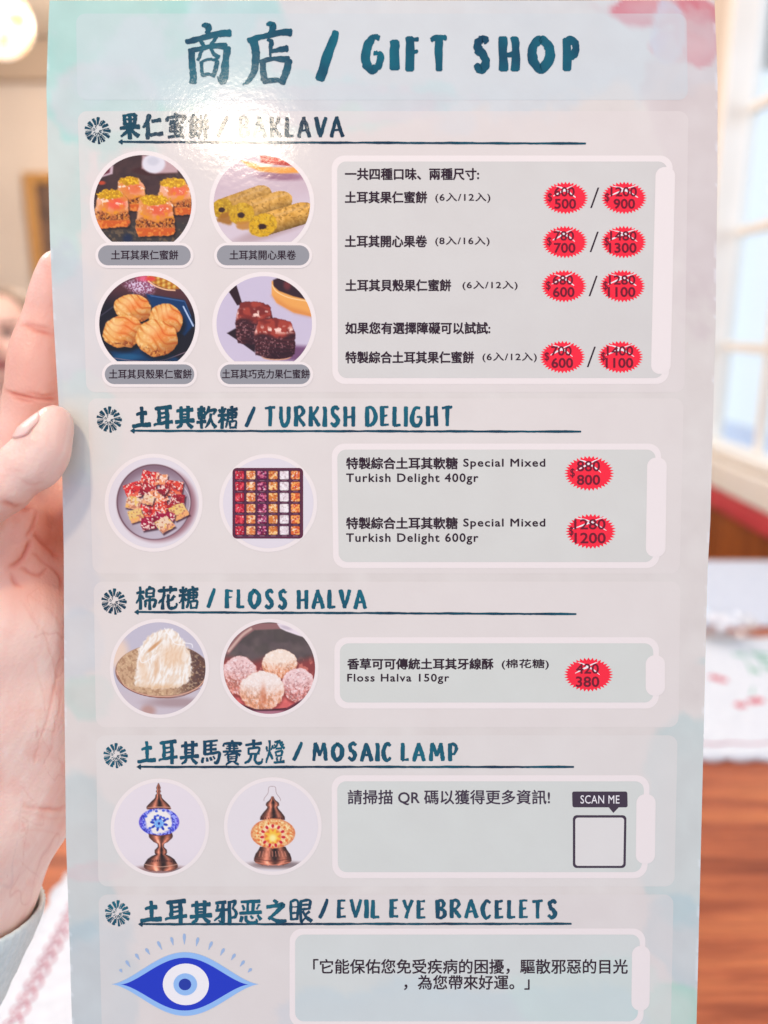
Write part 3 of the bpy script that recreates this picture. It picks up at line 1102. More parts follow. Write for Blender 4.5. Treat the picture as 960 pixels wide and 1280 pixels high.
ABC = {  # brush capitals in a unit box, y down: list of strokes (x, y, weight)
    'A': (.74, [[(.06, 1, 1), (.25, .5, .95), (.46, .02, .8)], [(.46, .02, .9), (.7, .5, 1.05), (.94, .98, 1)], [(.2, .68, .55), (.8, .64, .55)]]),
    'B': (.60, [[(.12, .02, 1), (.14, .98, 1.05)], [(.1, .06, .6), (.6, .02, .8), (.82, .22, .95), (.6, .42, .7), (.25, .48, .55)], [(.25, .48, .55), (.75, .55, .85), (.95, .76, 1.05), (.65, .96, .8), (.14, .97, .6)]]),
    'C': (.58, [[(.92, .14, .7), (.62, .03, .8), (.24, .2, 1), (.08, .55, 1.15), (.28, .92, 1), (.62, .97, .8), (.95, .82, .6)]]),
    'D': (.68, [[(.12, .03, 1), (.13, .97, 1.05)], [(.08, .05, .6), (.55, .06, .85), (.92, .42, 1.1), (.72, .84, 1), (.13, .97, .7)]]),
    'E': (.54, [[(.14, .02, 1), (.13, .98, 1.05)], [(.14, .06, .6), (.92, .03, .55)], [(.14, .5, .55), (.78, .46, .5)], [(.13, .95, .6), (.96, .93, .6)]]),
    'F': (.52, [[(.16, .02, 1.1), (.17, .98, 1.15)], [(.16, .07, .62), (.96, .08, .5)], [(.17, .46, .55), (.9, .40, .45)]]),
    'G': (.68, [[(.82, .06, .75), (.45, .04, .8), (.12, .4, 1.1), (.14, .78, 1.15), (.42, .96, 1.1), (.82, .86, .9), (.93, .55, .8), (.56, .50, .5)]]),
    'H': (.70, [[(.12, .02, 1.05), (.14, .98, 1.1)], [(.86, .02, 1.0), (.88, .98, 1.05)], [(.12, .56, .6), (.88, .50, .6)]]),
    'I': (.24, [[(.5, .02, 1.1), (.5, .98, 1.15)]]),
    'K': (.66, [[(.12, .02, 1), (.14, .98, 1.05)], [(.86, .02, .8), (.5, .34, .75), (.18, .56, .7)], [(.3, .46, .8), (.6, .7, .95), (.95, .97, .9)]]),
    'L': (.52, [[(.16, .02, 1), (.13, .95, 1.05)], [(.13, .95, .75), (.96, .92, .65)]]),
    'M': (.90, [[(.10, 1, .85), (.14, .5, .9), (.2, .03, .9)], [(.2, .03, .9), (.38, .4, .9), (.5, .72, .75)], [(.5, .72, .75), (.66, .36, .85), (.78, .03, .8)], [(.78, .03, .9), (.86, .5, 1), (.92, .98, 1)]]),
    'O': (.74, [[(.5, .03, .9), (.16, .28, 1.15), (.12, .66, 1.2), (.44, .96, 1.05), (.84, .72, 1.2), (.88, .32, 1.15), (.5, .03, .9)]]),
    'P': (.60, [[(.14, .04, 1), (.16, .98, 1.05)], [(.1, .06, .6), (.62, .06, .85), (.92, .3, .95), (.66, .58, .7), (.22, .62, .5)]]),
    'R': (.66, [[(.14, .02, 1), (.14, .98, 1.05)], [(.1, .06, .6), (.6, .03, .85), (.86, .24, .95), (.6, .46, .7), (.2, .52, .5)], [(.34, .5, .7), (.62, .72, .95), (.95, .97, .9)]]),
    'S': (.60, [[(.92, .14, .8), (.62, .03, .85), (.26, .16, 1.0), (.36, .4, 1.05), (.72, .58, 1.1), (.84, .78, 1.1), (.5, .97, .95), (.1, .84, .75)]]),
    'T': (.66, [[(.03, .10, .65), (.5, .05, .75), (.97, .04, .65)], [(.52, .06, 1.05), (.5, .98, .95)]]),
    'U': (.66, [[(.12, .02, 1), (.12, .55, 1.05), (.3, .93, 1), (.62, .94, .95), (.84, .6, 1), (.88, .02, 1)]]),
    'V': (.68, [[(.08, .02, 1), (.28, .55, 1), (.48, .97, .85)], [(.48, .97, .8), (.72, .5, .9), (.94, .02, .85)]]),
    'Y': (.64, [[(.08, .02, .9), (.28, .32, .9), (.48, .52, .8)], [(.92, .02, .9), (.6, .5, .9), (.3, .98, .95)]]),
}


def letter(P, F, LY, ch, x0, y0, x1, y1, w, layer, seed):
    h = w / 2
    for k, st in enumerate(ABC[ch][1]):
        pts = [(x0 + h + u * (x1 - x0 - 2 * h), y0 + h * 0.5 + v * (y1 - y0 - h), w * q_) for u, v, q_ in st]
        ribbon(P, F, LY, pts, layer + k * 0.12, rough=w * 0.16, seed=seed * 7 + k)


def brush_words(s, x0, y0, x1, y1, parent, m, w, name='heading_lettering', gap=.035, space=.30, layer=4):
    total = sum(space if c == ' ' else ABC[c][0] + gap for c in s) - gap
    k = (x1 - x0) / total
    x = x0
    P, F, LY = [], [], []
    for i, c in enumerate(s):
        if c == ' ':
            x += space * k
            continue
        jy = (hash2(np.array(i), np.array(3), len(s)) - 0.5) * (y1 - y0) * 0.05
        letter(P, F, LY, c, x, y0 + jy, x + ABC[c][0] * k, y1 + jy, w, layer, i + 1)
        x += (ABC[c][0] + gap) * k
    return pmesh(name, P, F, np.array(LY), m, parent)


def strokes(name, lst, parent, m, layer=4, rough=1.0, **kw):
    P, F, LY = [], [], []
    for k, st in enumerate(lst):
        ribbon(P, F, LY, st, layer + k * 0.1, rough, k + 3)
    return pmesh(name, P, F, np.array(LY), m, parent, **kw)


def poly(name, pts, layer, m, parent, **kw):
    P = np.array(pts, float)
    c = P.mean(0)
    PP = np.vstack([c, P])
    n_ = len(P)
    return pmesh(name, PP, [(0, 1 + (i + 1) % n_, 1 + i) for i in range(n_)], layer, m, parent, **kw)


def disc(cx, cy, rx, ry=None, n=48):
    ry = ry or rx
    return [(cx + rx * math.cos(2 * math.pi * k / n), cy + ry * math.sin(2 * math.pi * k / n)) for k in range(n)]


# ---- panels
sheet('section_panel', 95, 17, 858, 125, 12, 1, None, card, tint((207, 214, 221), .5), 2, 2, step=4)
sheet('section_panel', 97, 139, 860.5, 490.5, 12, 1, None, card, tint((228, 217, 217), .6), 11, -5, step=5)
sheet('section_panel', 110, 498, 854.5, 717, 12, 1, None, card, tint((229, 219, 218), .62), 6, -5, step=5)
sheet('section_panel', 117, 727, 850.5, 909, 12, 1, None, card, tint((230, 220, 219), .62), 3, -2.5, step=5)
sheet('section_panel', 120, 919, 847, 1108, 12, 1, None, card, tint((227, 220, 219), .6), 3, -4, step=5)
sheet('section_panel', 123, 1118, 842, 1310, 12, 1, None, card, tint((226, 217, 217), .55), 5, -4, step=5)

# ---- title
def Z(x0, y0, s, lst):
    return [[(x0 + a / s, y0 + b / s, c / s) for a, b, c in st] for st in lst]


strokes('heading_text', Z(220, 20, 3.692, [
    [(122, 44, 20), (148, 48, 30), (150, 66, 28), (140, 80, 18)],
    [(46, 120, 20), (80, 112, 26), (150, 95, 26), (210, 80, 30), (250, 78, 38)],
    [(104, 104, 14), (118, 122, 18), (128, 140, 20)], [(186, 96, 18), (172, 118, 18), (158, 138, 14)],
    [(72, 158, 34), (76, 220, 30), (80, 270, 32), (78, 308, 34)],
    [(62, 164, 26), (110, 152, 22), (170, 140, 24), (232, 142, 34)],
    [(236, 146, 36), (230, 200, 34), (224, 260, 38), (214, 306, 40)], [(190, 282, 8), (204, 300, 20), (216, 308, 24)],
    [(122, 158, 14), (112, 180, 14), (102, 205, 16)], [(160, 152, 14), (176, 178, 18), (200, 190, 16)],
    [(116, 214, 16), (120, 244, 16), (124, 276, 18)], [(112, 216, 14), (150, 200, 14), (190, 206, 18)],
    [(190, 206, 20), (184, 244, 20), (172, 280, 20)], [(122, 274, 16), (150, 268, 14), (180, 272, 14)]]), card, m_teal, rough=1.1, layer=4)
strokes('heading_text', Z(220, 20, 3.692, [
    [(420, 38, 20), (446, 42, 30), (446, 62, 30), (430, 84, 18)],
    [(334, 116, 26), (370, 102, 26), (440, 88, 26), (500, 74, 30), (530, 76, 40)],
    [(352, 104, 40), (366, 150, 38), (368, 210, 36), (358, 262, 32), (334, 300, 22), (308, 316, 8)],
    [(424, 108, 14), (440, 124, 26), (436, 160, 16), (438, 198, 12)], [(440, 164, 20), (480, 154, 24), (514, 150, 32)],
    [(398, 206, 28), (402, 250, 28), (408, 296, 34)], [(396, 212, 24), (450, 198, 24), (520, 202, 32)],
    [(520, 204, 36), (510, 250, 34), (490, 312, 30)], [(404, 300, 30), (450, 296, 22), (490, 300, 22)]]), card, m_teal, rough=1.1, layer=4)
strokes('heading_slash', Z(220, 20, 3.692, [[(738, 74, 36), (700, 180, 46), (666, 294, 44)]]), card, m_teal, rough=1.2)
P_, F_, L_ = [], [], []
for i, (ch_, a, b, c_, d_) in enumerate([('G', 30, 68, 128, 213), ('I', 143, 85, 178, 208), ('F', 195, 72, 265, 213), ('T', 280, 68, 370, 213),
                                         ('S', 443, 72, 525, 213), ('H', 543, 72, 635, 213), ('O', 652, 72, 765, 213), ('P', 783, 75, 858, 212)]):
    letter(P_, F_, L_, ch_, 440 + a / 3, 20 + b / 3, 440 + c_ / 3, 20 + d_ / 3, 10.6, 4, i + 40)
pmesh('heading_lettering', P_, F_, np.array(L_), m_teal, card)


# ---- section headings
def firework(cx, cy, r, m):
    P, F, LY = [], [], []
    k = 0
    R = random.Random(5)
    for i in range(26):
        a = 2 * math.pi * i / 26 + R.uniform(-.06, .06)
        big = i % 2 == 0
        r0, r1 = (0.42, R.uniform(.86, 1.0)) if big else (R.uniform(.3, .5), R.uniform(.75, .92))
        w0, w1 = (0.09, R.uniform(.17, .25)) if big else (.05, R.uniform(.05, .09))
        st = [(cx + r * q_ * math.cos(a), cy + r * q_ * math.sin(a), r * w_) for q_, w_ in ((r0, w0), ((r0 + r1) / 2, (w0 + w1) / 2), (r1 - .06, w1))]
        ribbon(P, F, LY, st, 4 + (i % 3) * 0.1, 0.3, i)
    for i in range(14):
        a = R.uniform(0, 6.28)
        st = [(cx + r * q_ * math.cos(a), cy + r * q_ * math.sin(a), r * .045) for q_ in (.16, .24, .33)]
        ribbon(P, F, LY, st, 4.4, 0.1, i)
    pmesh('firework_emblem', P, F, np.array(LY), m, card)


def underline(x0, x1, y, y1, m):
    strokes('heading_underline', [[(x0 + (x1 - x0) * k / 24, y + (y1 - y) * k / 24, 2.5 + .3 * (k % 3)) for k in range(25)]], card, m, rough=0.4)
    poly('underline_arrow', [(x0 - 2.4, y), (x0 + 2.8, y - 3.6), (x0 + 4.2, y), (x0 + 2.8, y + 3.6)], 4.3, m, card)


# brush characters of the section headings in a 100-unit box: strokes of (x, y, weight)
HAN = {
    '土': [[(26, 38, 11), (50, 33, 13), (76, 30, 16)], [(52, 6, 16), (54, 50, 15), (53, 84, 14)], [(6, 90, 14), (50, 84, 15), (96, 82, 19)]],
    '耳': [[(10, 14, 12), (50, 9, 14), (92, 6, 18)], [(30, 14, 13), (31, 50, 13), (30, 78, 13)], [(32, 34, 9), (68, 31, 10)], [(32, 54, 9), (68, 51, 10)], [(4, 84, 12), (50, 76, 13), (98, 70, 17)], [(71, 10, 15), (72, 55, 15), (73, 99, 15)]],
    '其': [[(10, 24, 11), (50, 19, 12), (92, 16, 15)], [(32, 5, 13), (33, 40, 13), (33, 66, 12)], [(68, 3, 14), (67, 40, 13), (67, 66, 12)], [(34, 38, 8), (66, 36, 8)], [(34, 52, 8), (66, 50, 8)], [(4, 72, 12), (50, 67, 13), (98, 64, 16)], [(36, 76, 13), (26, 88, 13), (12, 97, 9)], [(62, 75, 10), (76, 86, 14), (88, 96, 17)]],
    '果': [[(22, 6, 13), (24, 24, 12), (26, 44, 12)], [(24, 8, 11), (50, 5, 11), (76, 4, 13)], [(77, 5, 15), (75, 26, 13), (73, 44, 13)], [(27, 24, 8), (73, 22, 8)], [(26, 42, 9), (74, 40, 9)], [(4, 58, 12), (50, 54, 13), (96, 51, 16)], [(50, 6, 12), (51, 50, 14), (50, 98, 15)], [(46, 60, 11), (30, 76, 12), (8, 90, 8)], [(54, 60, 9), (72, 76, 14), (92, 88, 18)]],
    '仁': [[(34, 4, 15), (24, 30, 14), (4, 54, 9)], [(26, 38, 14), (27, 70, 14), (26, 98, 14)], [(46, 30, 12), (66, 27, 13), (88, 25, 15)], [(40, 84, 13), (66, 80, 14), (98, 78, 17)]],
    '蜜': [[(48, 2, 12), (54, 10, 14)], [(10, 20, 12), (8, 32, 11)], [(10, 19, 10), (50, 15, 11), (92, 14, 13), (88, 28, 10)], [(28, 30, 9), (26, 42, 9)], [(36, 28, 9), (44, 42, 10), (62, 44, 10), (70, 36, 9)], [(58, 24, 9), (44, 36, 8), (20, 46, 6)], [(76, 32, 9), (84, 40, 10)], [(24, 56, 11), (26, 74, 10)], [(24, 56, 9), (76, 53, 10), (73, 72, 10)], [(26, 73, 8), (74, 70, 8)], [(49, 46, 11), (50, 90, 11)], [(14, 94, 10), (50, 90, 11), (82, 86, 10)], [(74, 78, 9), (88, 96, 14)]],
    '餅': [[(28, 2, 12), (18, 18, 10), (2, 30, 7)], [(28, 6, 9), (38, 16, 10), (48, 24, 11)], [(22, 24, 8), (30, 30, 9)], [(12, 38, 9), (14, 92, 11)], [(14, 36, 8), (38, 34, 10), (37, 62, 9)], [(14, 49, 7), (36, 47, 7)], [(14, 62, 7), (37, 60, 7)], [(14, 92, 9), (28, 84, 8), (44, 72, 6)], [(28, 68, 8), (42, 88, 11)], [(58, 4, 10), (64, 18, 10)], [(88, 2, 10), (80, 18, 8)], [(50, 30, 10), (96, 26, 12)], [(46, 56, 10), (99, 52, 13)], [(62, 28, 11), (60, 64, 11), (50, 94, 7)], [(83, 28, 12), (83, 98, 13)]],
    '軟': [[(6, 16, 10), (44, 13, 11)], [(10, 28, 10), (12, 58, 9)], [(10, 28, 8), (42, 26, 10), (40, 58, 9)], [(12, 42, 7), (40, 40, 7)], [(12, 57, 7), (41, 55, 7)], [(2, 74, 10), (48, 70, 12)], [(26, 2, 12), (26, 50, 11), (26, 99, 12)], [(64, 4, 13), (58, 24, 11), (48, 38, 7)], [(58, 24, 10), (76, 22, 11), (96, 20, 13), (88, 38, 9)], [(74, 36, 12), (68, 66, 12), (46, 96, 7)], [(73, 56, 10), (84, 78, 13), (98, 94, 16)]],
    '糖': [[(4, 16, 10), (12, 28, 9)], [(38, 10, 10), (30, 28, 8)], [(0, 42, 10), (42, 38, 11)], [(21, 4, 12), (21, 98, 12)], [(19, 46, 9), (12, 62, 9), (2, 74, 6)], [(24, 48, 8), (38, 62, 10)], [(68, 2, 11), (72, 10, 11)], [(48, 18, 10), (98, 13, 12)], [(52, 18, 11), (50, 60, 11), (40, 94, 7)], [(58, 30, 7), (92, 28, 8), (90, 50, 8)], [(54, 40, 7), (98, 38, 8)], [(58, 52, 7), (91, 50, 7)], [(74, 20, 9), (74, 66, 9)], [(60, 68, 9), (62, 98, 9)], [(60, 68, 8), (92, 66, 9), (89, 97, 9)], [(62, 95, 7), (90, 93, 7)]],
    '棉': [[(2, 28, 10), (40, 24, 12)], [(21, 2, 12), (22, 98, 12)], [(20, 34, 9), (12, 56, 9), (0, 72, 6)], [(25, 36, 8), (38, 54, 10)], [(72, 0, 10), (64, 12, 8)], [(52, 14, 10), (53, 46, 9)], [(52, 14, 8), (90, 11, 10), (88, 45, 9)], [(54, 29, 7), (88, 27, 7)], [(54, 45, 8), (89, 43, 8)], [(46, 62, 11), (47, 88, 11)], [(46, 62, 9), (97, 59, 11), (94, 84, 11), (86, 84, 8)], [(70, 46, 10), (71, 99, 12)]],
    '花': [[(2, 20, 11), (50, 16, 12), (98, 13, 14)], [(32, 2, 11), (33, 32, 10)], [(68, 0, 12), (64, 30, 9)], [(34, 36, 13), (24, 56, 12), (4, 72, 8)], [(25, 56, 13), (26, 98, 14)], [(88, 42, 11), (70, 58, 10), (46, 68, 7)], [(56, 36, 13), (55, 70, 12), (60, 92, 14), (80, 94, 13), (98, 84, 9), (97, 72, 6)]],
    '馬': [[(20, 4, 13), (20, 60, 13)], [(22, 7, 9), (86, 2, 11)], [(22, 24, 8), (80, 20, 9)], [(22, 41, 8), (80, 37, 9)], [(52, 6, 11), (52, 58, 11)], [(20, 60, 10), (60, 56, 11), (94, 53, 13), (92, 80, 13), (80, 97, 11), (70, 90, 7)], [(12, 74, 12), (6, 94, 12)], [(30, 74, 10), (34, 88, 12)], [(48, 72, 9), (54, 84, 11)], [(64, 68, 9), (72, 78, 10)]],
    '賽': [[(48, 0, 10), (54, 7, 11)], [(8, 14, 10), (6, 24, 9)], [(8, 13, 9), (92, 10, 11), (88, 20, 8)], [(24, 24, 7), (78, 22, 8)], [(20, 34, 7), (82, 32, 8)], [(4, 46, 9), (97, 43, 11)], [(38, 18, 9), (38, 46, 8)], [(62, 17, 9), (62, 45, 8)], [(36, 48, 8), (12, 62, 6)], [(62, 46, 8), (92, 60, 11)], [(30, 58, 9), (31, 86, 9)], [(30, 58, 7), (72, 56, 9), (70, 86, 9)], [(32, 67, 6), (70, 66, 6)], [(32, 76, 6), (70, 75, 6)], [(31, 86, 7), (71, 85, 7)], [(40, 88, 9), (18, 100, 6)], [(60, 88, 8), (84, 99, 11)]],
    '克': [[(10, 20, 11), (92, 14, 14)], [(51, 0, 13), (51, 32, 12)], [(24, 36, 11), (26, 60, 11)], [(24, 36, 9), (78, 33, 11), (75, 58, 11)], [(26, 58, 9), (76, 56, 9)], [(38, 60, 12), (32, 82, 12), (6, 98, 8)], [(60, 60, 13), (59, 84, 12), (70, 96, 13), (90, 94, 12), (97, 78, 7)]],
    '燈': [[(6, 28, 9), (10, 48, 9)], [(40, 24, 9), (32, 42, 8)], [(23, 4, 12), (22, 50, 11), (4, 96, 7)], [(24, 54, 9), (38, 80, 11)], [(50, 10, 9), (66, 8, 9), (58, 26, 9), (44, 38, 6)], [(48, 20, 7), (54, 26, 8)], [(74, 2, 10), (82, 22, 10), (99, 36, 12)], [(90, 8, 8), (82, 18, 7)], [(96, 18, 8), (88, 26, 7)], [(56, 38, 8), (86, 36, 9)], [(56, 50, 9), (58, 68, 8)], [(56, 50, 7), (86, 48, 9), (84, 67, 8)], [(58, 67, 7), (85, 65, 7)], [(60, 74, 8), (64, 86, 9)], [(84, 72, 9), (78, 86, 7)], [(46, 95, 10), (99, 91, 13)]],
    '邪': [[(6, 14, 10), (52, 10, 12)], [(16, 22, 10), (12, 42, 9)], [(6, 46, 10), (58, 42, 12)], [(38, 14, 13), (38, 92, 13), (28, 96, 10), (20, 88, 6)], [(34, 48, 10), (22, 72, 10), (0, 90, 6)], [(66, 8, 12), (67, 98, 13)], [(66, 10, 9), (94, 7, 12), (84, 30, 9), (82, 38, 8)], [(82, 38, 9), (97, 54, 12), (92, 74, 12), (78, 76, 8)]],
    '恶': [[(8, 8, 10), (92, 4, 13)], [(38, 8, 11), (38, 52, 10)], [(62, 7, 11), (62, 52, 10)], [(14, 22, 9), (22, 40, 10)], [(88, 18, 10), (78, 38, 8)], [(2, 56, 11), (98, 51, 14)], [(12, 70, 11), (6, 92, 11)], [(30, 68, 11), (34, 90, 12), (56, 98, 13), (76, 92, 10), (76, 80, 6)], [(52, 66, 9), (60, 78, 11)], [(82, 64, 9), (96, 82, 13)]],
    '之': [[(44, 2, 12), (56, 14, 15)], [(12, 32, 12), (46, 28, 13), (82, 24, 16), (54, 54, 12), (20, 84, 9)], [(20, 76, 9), (38, 84, 13), (64, 94, 18), (98, 92, 12)]],
    '眼': [[(6, 10, 11), (8, 88, 11)], [(6, 10, 8), (38, 8, 11), (36, 86, 11)], [(8, 34, 7), (36, 32, 7)], [(8, 60, 7), (36, 58, 7)], [(8, 86, 8), (37, 84, 8)], [(52, 6, 12), (53, 92, 12), (60, 90, 9), (74, 78, 6)], [(52, 8, 9), (92, 4, 11), (89, 42, 11)], [(54, 24, 7), (90, 22, 7)], [(54, 42, 8), (90, 40, 8)], [(90, 52, 10), (72, 66, 7)], [(62, 50, 10), (76, 76, 12), (99, 94, 16)]],
}


def cjk(s, x0, y0, x1, y1, m):
    """a row of brush-written characters, each with its own strokes"""
    n_ = len(s)
    pitch = (x1 - x0) / (n_ - 0.10)
    size = pitch * 0.90
    P, F, LY = [], [], []
    for i, ch in enumerate(s):
        cx0 = x0 + i * pitch
        jy = (hash2(np.array(i), np.array(n_), 4) - .5) * 1.6
        for k, st in enumerate(HAN[ch]):
            jw = 0.97 + 0.22 * hash2(np.array(k), np.array(i), 9)
            pts = [(cx0 + a / 100 * size, y0 + jy + b / 100 * (y1 - y0), w * jw * (1.28 if n_ < 7 else 1.14) * size / 100) for a, b, w in st]
            ribbon(P, F, LY, pts, 4 + (k % 9) * 0.1, 0.75, i * 31 + k)
    return pmesh('heading_text', P, F, np.array(LY), m, card)


firework(121.5, 163.5, 18, m_navy)
cjk('果仁蜜餅', 149.5, 142, 261, 174, m_navy)
strokes('heading_slash', [[(284, 146, 4.2), (278, 158, 5), (272.5, 171, 4.6)]], card, m_navy, rough=0.5)
brush_words('BAKLAVA', 297, 145, 431.5, 172.5, card, m_navy, 4.9)
underline(150, 732, 177.5, 179.5, m_navy)
firework(136, 524.5, 17.5, m_navy)
cjk('土耳其軟糖', 164.5, 507, 297, 535.5, m_navy)
strokes('heading_slash', [[(318, 509, 4.2), (313, 521, 5), (308, 533, 4.6)]], card, m_teal, rough=0.5)
brush_words('TURKISH DELIGHT', 328.8, 507, 567.7, 534, card, m_teal, 4.9)
underline(165, 726, 538.5, 539.5, m_navy)
firework(142, 752, 17.5, m_navy)
cjk('棉花糖', 170.5, 733, 248, 762, m_navy)
strokes('heading_slash', [[(268, 736, 4.2), (264, 748, 5), (260.5, 759, 4.6)]], card, m_teal, rough=0.5)
brush_words('FLOSS HALVA', 280, 736, 460, 761.5, card, m_teal, 4.9)
underline(170, 720, 765, 767.5, m_navy)
firework(144, 944.5, 16.8, m_teal)
cjk('土耳其馬賽克燈', 171, 925, 355.5, 955, m_teal)
strokes('heading_slash', [[(377, 928, 4.0), (372, 940, 5), (367.5, 950, 4.6)]], card, m_teal, rough=0.5)
brush_words('MOSAIC LAMP', 388, 927.5, 574, 952, card, m_teal, 4.9)
underline(173, 717, 958.5, 958.5, m_navy)
firework(146.5, 1141.5, 17.5, m_teal)
cjk('土耳其邪恶之眼', 174.5, 1124.5, 389.5, 1153.5, m_teal)
strokes('heading_slash', [[(409, 1124, 4.0), (405, 1136, 5), (400, 1147, 4.6)]], card, m_teal, rough=0.5)
brush_words('EVIL EYE BRACELETS', 420, 1123.5, 698, 1148.5, card, m_teal, 4.9)
underline(175, 714, 1155, 1154.5, m_navy)


# ---- information boxes shaped like a scroll
def scroll_box(x0, y0, x1, y1, skl, skr, pill, fill):
    o = sheet('info_box', x0, y0, x1, y1, 16, 2, m_pale, card, None, skl, skr)
    sheet('box_fill', x0 + 7, y0 + 7.5, x1 - 7, y1 - 7.5, 11, 3, None, o, tint(fill, .6), skl, skr, step=7)
    a, b, c, d, sk = pill
    sheet('scroll_end', a, b, c, d, 11, 4, m_pale, o, None, sk, sk)
    return o


B1 = scroll_box(414.5, 194.5, 841, 480, 1, -5, (819.5, 209, 844, 467.5, -6), (211, 209, 209))
B2 = scroll_box(414.5, 554.5, 826.5, 710, 2, -2.5, (809, 572, 833.5, 696, -2), (212, 214, 211))
B3 = scroll_box(418, 796.5, 823.5, 885.5, 0, 0, (807, 819, 831, 869.5, 0), (209, 216, 212))
B4 = scroll_box(414.5, 969, 812, 1097.5, 1, -3, (795.5, 992.5, 819.5, 1079.5, -1), (209, 217, 214))
B5 = scroll_box(362, 1160.5, 807, 1284, 0, -3, (790, 1182, 812.7, 1263, -1), (207, 217, 217))

T1 = 0.50
text('一共四種口味、兩種尺寸:', 431, 210, 599, 225.5, B1, bold=T1)
for s, (a, b, c, d), s2, (e, f, g, h) in [
        ('土耳其果仁蜜餅', (431, 239, 534, 254.5), '(6入/12入)', (544, 241, 613, 253.8)),
        ('土耳其開心果卷', (431, 294, 534, 309.5), '(8入/16入)', (544, 295.5, 612, 308)),
        ('土耳其貝殼果仁蜜餅', (431.6, 349, 564, 364.5), '(6入/12入)', (578, 351, 647, 363)),
        ('特製綜合土耳其果仁蜜餅', (431.6, 439, 592.6, 454.5), '(6入/12入)', (603, 440.5, 671, 453))]:
    text(s, a, b, c, d, B1, bold=T1)
    text(s2, e, f, g, h, B1, bold=0.25, spacing=1.12)
text('如果您有選擇障礙可以試試:', 431.6, 402.5, 613, 418, B1, bold=T1)


def badge(cx, cy, rx, ry, up, low, ub, lb, dollar, parent):
    n_ = 36
    pts = []
    for k in range(2 * n_):
        q_ = 1.0 if k % 2 == 0 else 0.845
        a = math.pi * k / n_
        pts.append((cx + rx * q_ * math.cos(a), cy + ry * q_ * math.sin(a)))
    o = poly('price_badge', pts, 4, m_red, parent)
    text(up, *ub, o, m_maroon, bold=0.30, name='old_price', layer=6)
    text(low, *lb, o, m_maroon, bold=0.36, name='new_price', layer=6)
    if dollar:
        text('$', *dollar, o, m_maroon, bold=0.12, name='dollar_sign', layer=6)
    x0, y0, x1, y1 = ub
    h = y1 - y0
    P, F, LY = [], [], []
    ribbon(P, F, LY, [(x0 - 1, y1 - h * .05, .8), (x0 + (x1 - x0) * .3, y0 + h * .55, 1.9), (x0 + (x1 - x0) * .62, y0 + h * .16, 1.4), (x1 - 1, y0 - h * .18, .7)], 5, .4, int(cx))
    ribbon(P, F, LY, [(x0 + 2, y0 - h * .12, .6), (x0 + (x1 - x0) * .4, y0 + h * .12, 1.6), (x0 + (x1 - x0) * .72, y0 + h * .55, 1.9), (x1 + 1, y1 + h * .1, .9)], 5.3, .4, int(cy))
    ribbon(P, F, LY, [(x0 + (x1 - x0) * .34, y0 + h * .5, 2.2), (x0 + (x1 - x0) * .52, y0 + h * .34, 3.0), (x0 + (x1 - x0) * .68, y0 + h * .5, 2.2)], 5.6, .5, int(cx + cy))
    pmesh('strike_line', P, F, np.array(LY), m_white, o)


for i, (y, xa, xb, l, r) in enumerate([(247.6, 706.8, 780, ('600', '500'), ('1200', '900')), (302.7, 706, 779.5, ('780', '700'), ('1480', '1300')),
                                       (357.8, 704.8, 778, ('680', '600'), ('1280', '1100')), (446.4, 703, 775.3, ('700', '600'), ('1400', '1100'))]):
    badge(xa, y, 28.6, 20.4, *l, (xa - 14.2, y - 13.6, xa + 11.4, y - 1.8), (xa - 13.8, y + 1.0, xa + 13.2, y + 13.6), (xa - 22.4, y - 6.2, xa - 16.6, y + 5.6), B1)
    wide = len(r[1]) == 4
    badge(xb, y, 28.6, 20.4, *r, (xb - 17, y - 13.6, xb + 16, y - 1.8), (xb - (18.4 if wide else 13.2), y + 1.0, xb + (16 if wide else 13.6), y + 13.6), (xb - 24, y - 6.2, xb - 18.4, y + 5.6), B1)
    xm = (xa + xb) / 2
    poly('price_slash', [(xm + 3.4, y - 13), (xm + 5.6, y - 13), (xm - 3.6, y + 12.6), (xm - 5.8, y + 12.6)], 4, m_text, B1)

for dy, gr in ((0, '400gr'), (74.8, '600gr')):
    text('特製綜合土耳其軟糖', 432.6, 571.4 + dy, 572.3, 586.8 + dy, B2, bold=T1)
    text('Special Mixed', 579, 573.2 + dy, 681.6, 586.6 + dy, B2, bold=0.35, spacing=1.14)
    text('Turkish Delight ' + gr, 432.6, 591.6 + dy, 598, 606 + dy, B2, bold=0.35, spacing=1.14)
badge(736.4, 591.7, 31.2, 22, '880', '800', (721, 576, 749.8, 589.2), (721, 593.4, 750, 606.2), (712.6, 585.4, 718.4, 597.4), B2)
badge(738.4, 664.2, 31.6, 22, '1280', '1200', (717.6, 648.8, 756.8, 661.8), (718, 665.8, 757, 679.2), (711.4, 658.4, 716.8, 670.4), B2)
text('香草可可傳統土耳其牙線酥', 434, 822.6, 617, 837, B3, bold=T1)
text('(棉花糖)', 627, 823.6, 686, 837, B3, bold=0.3, spacing=1.05)
text('Floss Halva 150gr', 434, 842, 561.5, 855, B3, bold=0.32, spacing=1.14)
badge(735.6, 843.2, 30.8, 21.4, '420', '380', (720, 829.4, 748.4, 842), (719.6, 845.4, 749, 858.6), None, B3)
text('請掃描 QR 碼以獲得更多資訊!', 434.5, 987, 687.5, 1006.5, B4, m_dark, bold=0.34)
bub = sheet('speech_bubble', 715, 989.2, 784, 1009, 2.5, 4, m_dark, B4, None, .5, .5)
poly('bubble_tail', [(760.5, 1008.6), (773.5, 1008.8), (766.6, 1016)], 4.2, m_dark, bub)
text('SCAN ME', 725.4, 993.8, 774.2, 1004.2, bub, m_white, bold=0.06, layer=6, spacing=1.06)
qf = sheet('code_frame', 716, 1018.8, 783, 1084.8, 5, 4, m_dark, B4, None, 0, -1)
